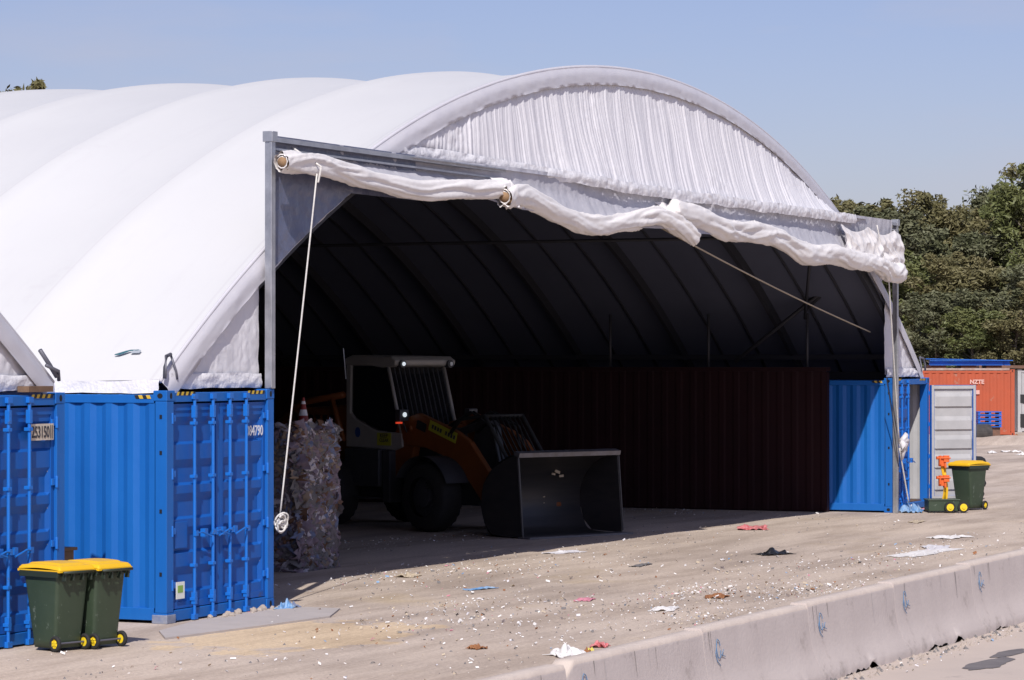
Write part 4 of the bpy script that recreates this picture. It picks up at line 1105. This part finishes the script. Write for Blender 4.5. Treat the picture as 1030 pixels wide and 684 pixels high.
tag(lit.build('paper_litter', [M['paper'], M['greyp'], M['tanp'], M['brownp'], M['bluep'], M['rag'], M['pinkp']]), 'fine scatter of shredded paper and plastic over the dirt yard', 'litter', kind='stuff')
# gravel and clods
gv = B()
for i in range(5200):
    X = rr.uniform(-9, 33); Y = rr.uniform(-8.0, 3)
    if i > 4700: X, Y = rr.uniform(-5, 9), rr.uniform(-8.95,-8.60)
    if i <= 4700 and (not clear(X, Y) or rr.random() > .25+1.3*nv((X*.35, Y*.7, 2))): continue
    r0 = rr.uniform(.006,.02)*(1.6 if i > 4700 else 1); z = .03 if Y < -8.66 else 0
    vs = [(X+r0*rr.uniform(.7,1.3), Y, z), (X, Y+r0, z), (X-r0, Y, z), (X, Y-r0*rr.uniform(.7,1.3), z), (X+rr.uniform(-.4,.4)*r0, Y, z+r0*rr.uniform(.7,1.3))]
    gv.add(vs, [(0,1,4),(1,2,4),(2,3,4),(3,0,4)], rr.choice((0,0,1)))
tag(gv.build('gravel', [M['stone'], M['greyp']]), 'fine gravel and clods on the dirt and along the barrier foot', 'gravel', kind='stuff')

# ------------------------------------------------------------------ concrete barrier
joints = [-16.6,-13.95,-11.2,-8.45,-5.64,-3.0,-.42,2.30,4.95,7.6,10.3,13.0,15.7,18.4]
where = ['at the near end, outside the lower left of the photo','second from the near end, below the photo','just below the bottom edge','with broken top corner, beside the white crumpled paper','right of the broken-cornered one, a pale drip at its left end','before the one with the first dark foot gap','with a broken dark gap under its foot, nearest such one','with the second dark gap under its foot','second last in view at the right edge','last in view at the right edge','just outside the right edge','two places beyond the right edge','three places beyond the right edge']
BG2 = 'concrete barrier segments in a row'
for i in range(len(joints)-1):
    x0, x1 = joints[i]+.002, joints[i+1]-.002
    if x1 > 13.2: break
    tp = .735 + .0065*(x0+4)
    T = thing('concrete_barrier', (x0, -8.42, 0), 'concrete barrier segment ' + where[i], 'barrier', 0, BG2)
    Lb = x1-x0; b = B()
    cs = [(-.25,0),(-.25,.08),(-.235,.12),(-.195,.19),(-.155,.27),(-.128,.36),(-.105,.50),(-.088,tp-.05),(-.086,tp-.035),(-.07,tp)]
    prof = cs + [(-y, z) for y, z in reversed(cs)]
    nx = int(Lb/.035); n = len(prof)
    gapc = {5: (.25,1.9), 6: (.35,2.2), 7: (.1,1.2), 4: (1.9,2.4)}.get(i)
    def pt(u, j):
        X = Lb*u; y, z = prof[j]
        if gapc and gapc[0] < X < gapc[1] and z < .11 and y < 0:
            e = min(X-gapc[0], gapc[1]-X)/.5; l = max(0, min(1, e))*(.055+.07*nv((X*3.1, i, 0))+.03*nv((X*11, i, 2)))
            if z == 0: z = max(0.0, l)
            else: y += .02*nv((X*8, 1, i)); z = max(z*.95, l+.03)
        nz_ = (.004*nv((X*3, y*4, z*4+i)) + .002*nv((X*14, y*14, z*14)))*min(1, (min(X, Lb-X)+.02)*6)
        chip = 0
        if i == 3 and X < .16 and z > tp-.12: chip = (.16-X)*.6
        if z > tp-.05: z -= .007*max(0, nv((X*6, i, y*3))) + .006*max(0, nv((X*1.7, i+3, 0))-.3)*2
        return Vector((X, y + (nz_ if y < 0 else -nz_), z - chip + (nz_*.3 if z > 0 else 0)))
    vs = [pt(a/nx, j) for a in range(nx+1) for j in range(n)]
    fs = []; mi_ = []
    for a in range(nx):
        for j in range(n-1):
            fs.append((a*n+j, a*n+j+1, (a+1)*n+j+1, (a+1)*n+j))
    b.add(vs, fs, 0)
    for q in range(len(b.m)):
        if q % (n-1) in (8, 9, 10): b.m[q] = 1
    b.add([vs[j] for j in range(n)], [tuple(range(n))]); b.add([vs[nx*n+j] for j in range(n)], [tuple(range(n))[::-1]])
    b.add([(0,-.24,-.001),(Lb,-.24,-.001),(Lb,.24,-.001),(0,.24,-.001)], [(0,1,2,3)])
    b.build('barrier_body', [M['concrete'], M['conctop']], T, smooth=True)
    if 2 <= i <= 9:
        # blue sprayed loop-shaped mark near the left end
        def fp(X, z): 
            t = max(0, min(1, (z-.33)/(tp-.03-.33))); return Vector((X, -.128 + .043*t - .010, z))
        m_ = B(); cx_ = .30; cz = tp-.19
        m_.tube([fp(cx_+.045*math.cos(a)+.010*nv((a,i,0)), cz+.078*math.sin(a)) for a in [2*PI*k/18*.92+.3 for k in range(19)]], .0038, 5)
        m_.tube([fp(cx_-.03, cz+.04), fp(cx_-.075, cz-.03), fp(cx_-.05, cz-.10), fp(cx_+.01, cz-.14)], .0036, 5)
        m_.tube([fp(cx_+.03, cz-.05), fp(cx_+.14, cz-.075)], .0036, 5)
        m_.tube([fp(cx_+.06, cz-.06), fp(cx_+.11, cz-.015)], .0032, 5)
        m_.build('sprayed_mark', M['bluemark'], T)
        d_ = B(); rq = random.Random(i)
        for k in range(5):
            X = rq.choice((.12, rq.uniform(.1, Lb-.1), rq.uniform(.1, Lb-.1))) if not (i == 4 and k == 0) else .03; l = rq.uniform(.1,.3); w = rq.uniform(.002,.005)
            zt = tp-.035; d_.add([fp(X-w, zt)+Vector((0,.004,0)), fp(X+w, zt)+Vector((0,.004,0)), fp(X+w*.4, max(.34, zt-l))+Vector((0,.004,0)), fp(X-w*.4, max(.34, zt-l))+Vector((0,.004,0))], [(0,1,2,3)], 0 if k < 2 else 1)
        d_.build('drip_stain', [M['drip'], M['crack']], T)

# ------------------------------------------------------------------ far yard
def local_z(o): return o
fa = math.atan2(FV.y, FV.x)
# container local +y (length) runs along -RV so its long side faces the camera
ro = math.atan2(-RV.y, -RV.x) - PI/2
p = yard(19.7, 117.5)
OC = container(p, ro, 12.19, 'faded orange shipping container far behind the open grey door, below the trees', paint=M['orangec'], door=M['orangec'], detail=False, rods=False)
b = B(); b.box((-.02,.2,2.56),(.16,12.0,2.64)); b.build('weathered_top_rail', M['palerail'], OC)
text('lettering', 'NZTE', .22, M['fadedw'], OC, (-.02, 1.48, 2.10), (PI/2, 0, -PI/2), 1, .01)
b = B(); b.box((-.024,1.38,1.62),(-.018,1.56,1.78)); b.box((-.024,1.6,1.86),(-.018,1.8,1.92)); b.build('marking_patch', M['fadedw'], OC)
OC2 = container(yard(24.35, 123.0), ro, 3.6, 'white and black panelled container at the far right edge', paint=M['greyin'], door=M['gasket'], detail=False, rods=False)
b = B(); b.box((-.10,-2.0,2.62),(2.5,5.2,2.74)); b.build('rusty_roof_rail', M['rust'], OC2)
b = B(); b.box((-.012,.1,.2),(-.003,3.5,.75)); b.box((-.012,.1,1.2),(-.003,3.5,1.55)); b.build('dark_band', M['gasket'], OC2)
# blue steel beams on top of the orange container
T = thing('steel_beam_bundle', yard(17.8, 118.75, 2.62), 'bundle of bright blue steel sections lying on timbers on top of the orange container', 'steel bundle', math.atan2(RV.y, RV.x))
b = B()
for x in (-1.0, .2, 1.2): b.box((x-.3,-.6,.0),(x+.3,.6,.13))
b.build('timber_bearer', M['rust'], T)
for k, (a, c) in enumerate(((-1.35,1.55),(-1.1,1.9),(-.9,1.5))):
    b = B(); b.box((a,-.7+.45*k,.132),(c,-.35+.45*k,.16)); b.box((a,-.7+.45*k,.30),(c,-.35+.45*k,.33)); b.box((a,-.54+.45*k,.16),(c,-.51+.45*k,.30)); b.box((a-.15,-.72+.45*k,.34),(c+.1,-.33+.45*k,.37), 0, Matrix.Rotation(.02, 3, 'Y')); b.build('steel_section', M['bluesteel'], T)
# stack of blue pallets
T = thing('blue_pallet_stack', yard(17.85, 112.5), 'stack of blue slatted pallets standing before the orange container', 'pallet stack', math.atan2(RV.y, RV.x))
for k in range(4):
    b = B(); z = .45 + k*.15
    b.box((-.45,-.5,z),(.45,.5,z+.03)); b.box((-.45,-.5,z+.10),(.45,.5,z+.13))
    for x in (-.43,-.03,.35): b.box((x,-.48,z+.03),(x+.08,.48,z+.10))
    b.build('pallet', M['bluesteel'], T)
b = B(); b.box((-.40,-.4,0),(.40,.4,.449)); b.build('stand', M['rust'], T)
# black pipe coil
T = thing('black_pipe_roll', yard(16.95, 108.5), 'large dusty black roll lying in front of the blue pallets', 'roll', math.atan2(RV.y, RV.x)+.3)
b = B(); b.tube([(-.75,0,.32),(.35,0,.32)], .32, 24); b.build('roll_body', M['blackpipe'], T, smooth=False, bevel=.03)
b = B(); b.tube([(.352,0,.32),(.36,0,.32)], .15, 18); b.build('roll_core', M['hole'], T)
cloth(yard(17.95, 110, 0), .7, .6, .35, M['bluesteel'], 'crumpled blue sheeting on the ground at the right end of the orange container', 'sheeting', 91, -.8, 'blue_sheeting')
cloth(yard(18.5, 110, 0), .8, .6, .35, M['brownp'], 'heap of brown rubbish at the right end of the orange container', 'rubbish heap', 95, -.8, 'rubbish_heap')
cloth(yard(18.2, 107, 0), .9, .5, .22, M['rag'], 'pale rubbish heap in front of the brown one in the far yard', 'rubbish heap', 97, -.8, 'rubbish_heap')
for j, (a, d, s) in enumerate(((15.2, 95, .5), (15.8, 93, .4), (16.0, 96, .6), (15.5, 88, .4), (16.4, 90, .5))):
    cloth(yard(a, d, 0), s, s*.5, .12, M['paper'], 'white paper scrap on the pale dirt of the far yard', 'paper', 101+j, j, 'paper_scrap', group='white scraps on the far dirt')
# tyre stack behind the open door
tg = 'old tyres stacked behind the open door'
for k in range(4):
    b = B(); n = 28; m2 = 10; vs = []; fs = []
    for i in range(n):
        a = 2*PI*i/n
        for j in range(m2):
            t = 2*PI*j/m2; r = .36 + .14*math.cos(t); vs.append((r*math.cos(a), r*math.sin(a), .115 + .115*math.sin(t)))
    for i in range(n):
        for j in range(m2): fs.append((i*m2+j, ((i+1)%n)*m2+j, ((i+1)%n)*m2+(j+1)%m2, i*m2+(j+1)%m2))
    b.add(vs, fs); q = yard(9.50+.04*(k % 2), 63.5, .225*k)
    tag(b.build('tyre', M['tyre'], smooth=True, loc=q), 'old black tyre in the stack half hidden behind the open grey door', 'tyre', tg)

# ------------------------------------------------------------------ trees
def make_tree(name, label, leaf, seed, H=10.0, lean=0, crown0=.22, nclus=70, wid=2.6, per=150, cat='tree'):
    rnd = random.Random(seed); T = thing(name, (0,0,0), label, cat)
    tr = B(); lf = B(); tips = []
    trunk = [Vector((0,0,-.1))]; p = Vector((0,0,0)); d = Vector((rnd.uniform(-.1,.1), rnd.uniform(-.1,.1), 1)).normalized()
    nseg = 9
    for k in range(nseg):
        p = p + d*(H*.82/nseg); d = (d + Vector((rnd.uniform(-.14,.14), rnd.uniform(-.14,.14), .05))).normalized(); trunk.append(p.copy())
    tr.tube(trunk, [.20*H/10*(1-.085*k) for k in range(len(trunk))], 8)
    for k in range(34):
        t = rnd.uniform(crown0, .98); i = int(t*nseg); base = trunk[i].lerp(trunk[i+1], t*nseg-i) if i < nseg else trunk[-1]
        a = rnd.uniform(0, 2*PI); up = rnd.uniform(.35, 1.1); l = wid*rnd.uniform(.45, 1.0)*(1.15-.55*abs(t-.55))
        dd = Vector((math.cos(a), math.sin(a), up)).normalized(); q = base.copy(); path = [q.copy()]
        for s in range(4):
            q = q + dd*l/4; dd = (dd + Vector((rnd.uniform(-.25,.25), rnd.uniform(-.25,.25), rnd.uniform(-.1,.2)))).normalized(); path.append(q.copy())
            if s >= 1: tips.append(q.copy())
        tr.tube(path, [.07*(1-t*.5)*(1-.2*s) for s in range(5)], 5)
    tips += [trunk[-1] + Vector((rnd.uniform(-.9,.9), rnd.uniform(-.9,.9), rnd.uniform(-.3, H*.12))) for _ in range(10)]
    tr.build('trunk', M['bark'], T, smooth=True)
    for c in range(nclus):
        t = rnd.choice(tips); c0 = t + Vector((rnd.gauss(0,.28), rnd.gauss(0,.28), rnd.gauss(0,.25))); R_ = rnd.uniform(.22,.70)
        for j in range(per):
            v = Vector((rnd.gauss(0,1), rnd.gauss(0,1), rnd.gauss(0,1))); v.normalize(); v *= R_*rnd.random()**.45; v.z *= .85
            q = c0 + v; s1, s2 = rnd.uniform(.03,.06), rnd.uniform(.09,.17)
            E_ = Euler((rnd.gauss(0,.9), rnd.gauss(0,.9), rnd.uniform(0,6.3))).to_matrix()
            a_, b_ = E_ @ Vector((s1,0,0)), E_ @ Vector((0,s2,0))
            lf.add([q-b_, q+a_, q+b_, q-a_], [(0,1,2,3)])
    lf.build('crown', leaf, T)
    return T
kinds = [make_tree('eucalyptus_tree', '', M['leafa'], 1, 10, nclus=150, per=150, wid=2.9), make_tree('eucalyptus_tree', '', M['leafb'], 2, 10, nclus=165, per=150, wid=2.6, crown0=.1),
         make_tree('eucalyptus_tree', '', M['leafc'], 3, 10, nclus=160, per=150, wid=3.0, crown0=.08), make_tree('eucalyptus_tree', '', M['leafa'], 4, 10, nclus=120, per=140, wid=3.4, crown0=.58)]
TG = 'eucalyptus trees behind the yard'
# sideways metres, depth, height, kind, width factor
TR = [
 (17.0,150,11.5,0,1.25,'olive rounded eucalyptus whose crown shows just above the right end of the white gable'),
 (19.1,148,11.0,1,1.1,'dull green eucalyptus directly behind the right post of the shelter'),
 (18.3,158,11.8,0,1.2,'broad olive eucalyptus at the back, right of the shelter frame'),
 (20.9,152,11.6,3,1.0,'thin eucalyptus with see-through crown and bare forked limbs above the treeline'),
 (22.7,150,11.3,0,1.1,'olive-brown eucalyptus with a flat dense top left of the tallest tree'),
 (21.8,144,9.6,1,1.2,'grey-green eucalyptus in the middle of the treeline front'),
 (24.3,150,11.9,1,1.0,'grey-green eucalyptus beside the tallest tree at the right'),
 (24.7,144,12.7,3,1.0,'tallest bright green eucalyptus at the right edge'),
 (24.6,138,9.0,2,1.1,'bright green lower eucalyptus in front of the tallest tree'),
 (23.2,136,7.6,1,1.0,'low dark eucalyptus right behind the orange container'),
 (20.3,138,8.2,0,1.1,'olive middle-height eucalyptus over the left end of the orange container'),
 (18.0,140,8.6,2,1.1,'green middle-height eucalyptus half hidden by the right side gable'),
 (25.4,137,9.8,1,1.1,'dark eucalyptus cut off by the right edge of the photo'),
 (24.0,134,6.6,0,1.1,'low olive eucalyptus at the right edge above the far containers'),
 (25.8,143,13.0,2,1.0,'tall green eucalyptus just outside the right edge'),
 (14.6,152,10.2,1,1.1,'eucalyptus hidden behind the right shoulder of the white vault'),
 (21.8,160,10.6,1,1.2,'dark back-row eucalyptus behind the see-through tree'),
 (24.0,162,11.6,0,1.2,'dark back-row eucalyptus behind the flat-topped one'),
 (27.4,160,12.8,1,1.2,'dark back-row eucalyptus behind the tallest tree'),
 (18.7,133,6.4,1,1.1,'low shrubby eucalyptus above the blue steel on the orange container'),
 (20.4,131,5.6,2,1.1,'low shrubby eucalyptus behind the middle of the orange container top'),
 (22.0,131,5.4,0,1.0,'low olive shrubby eucalyptus over the white lettering of the orange container'),
 (-19.9,118,14.5,0,1.0,'lone eucalyptus crown tip above the white roof at the upper left'),
 (-17.9,121,13.6,3,.55,'small eucalyptus tip beside the lone tree above the white roof'),
]
first = {}
rr = random.Random(9)
for (a, d, h, k, wf, lab) in TR:
    s = h/10.0; w = s**.5*wf; loc = yard(a, d, 0); rz = rr.uniform(0, 6.3)
    if k not in first:
        o = kinds[k]; o.location = loc; o.rotation_euler = (0,0,rz); o.scale = (w, w, s); o['label'] = lab; first[k] = o
    else: o = dup(kinds[k], loc, rz, (w, w, s), lab)
    o['group'] = TG

# ------------------------------------------------------------------ camera
f = Vector((math.sin(YAW)*math.cos(PITCH), math.cos(YAW)*math.cos(PITCH), math.sin(PITCH)))
u = RV.cross(f)
cd = bpy.data.cameras.new('Camera'); cam = bpy.data.objects.new('Camera', cd); COL.objects.link(cam)
Rm = Matrix((RV, u, -f)).transposed().to_4x4()
cam.matrix_world = Matrix.Translation(CAM) @ Rm
cd.sensor_width = 36; cd.lens = 36*3015.73/1030; cd.clip_start = .5; cd.clip_end = 6000
S.camera = cam

# ------------------------------------------------------------------ light
sd = Vector((-1.0, -.36, 1.0)).normalized()            # towards the sun
el = math.asin(sd.z); az = math.atan2(sd.x, sd.y)       # azimuth clockwise from +Y
ld = bpy.data.lights.new('Sun', 'SUN'); ld.energy = 4.5; ld.angle = rad(.53); ld.color = (1, .955, .90)
so = bpy.data.objects.new('Sun', ld); COL.objects.link(so); so.rotation_euler = sd.to_track_quat('Z', 'Y').to_euler()
w = bpy.data.worlds.new('World'); S.world = w; w.use_nodes = True
N = w.node_tree.nodes; L = w.node_tree.links
sky = N.new('ShaderNodeTexSky'); sky.sky_type = 'NISHITA'; sky.sun_disc = False
sky.sun_elevation = el; sky.sun_rotation = az; sky.altitude = 0; sky.air_density = 1.0; sky.dust_density = 1.0; sky.ozone_density = 2.5
bg = N['Background']; bg.inputs['Strength'].default_value = .088
# thin high cloud veil
tc = N.new('ShaderNodeTexCoord'); mp = N.new('ShaderNodeMapping'); mp.inputs['Scale'].default_value = (3, 3, 16)
nz = N.new('ShaderNodeTexNoise'); nz.inputs['Scale'].default_value = 1.6; nz.inputs['Detail'].default_value = 6; nz.inputs['Roughness'].default_value = .55
cr = N.new('ShaderNodeMapRange'); cr.inputs['From Min'].default_value = .44; cr.inputs['From Max'].default_value = .68; cr.inputs['To Max'].default_value = .5
mx = N.new('ShaderNodeMix'); mx.data_type = 'RGBA'; mx.inputs['B'].default_value = (5.6, 6.3, 6.2, 1)
L.new(tc.outputs['Generated'], mp.inputs[0]); L.new(mp.outputs[0], nz.inputs['Vector']); L.new(nz.outputs['Fac'], cr.inputs['Value'])
L.new(cr.outputs[0], mx.inputs['Factor']); L.new(sky.outputs[0], mx.inputs['A']); tn = N.new('ShaderNodeMix'); tn.data_type = 'RGBA'; tn.blend_type = 'MULTIPLY'; tn.inputs['Factor'].default_value = 1
tn.inputs['B'].default_value = (1.08, .955, 1.17, 1)
L.new(mx.outputs['Result'], tn.inputs['A']); L.new(tn.outputs['Result'], bg.inputs['Color'])
S.view_settings.view_transform = 'Standard'; S.view_settings.look = 'None'; S.view_settings.gamma = 1; S.view_settings.exposure = 0
S.render.engine = 'CYCLES'
S.cycles.max_bounces = 8
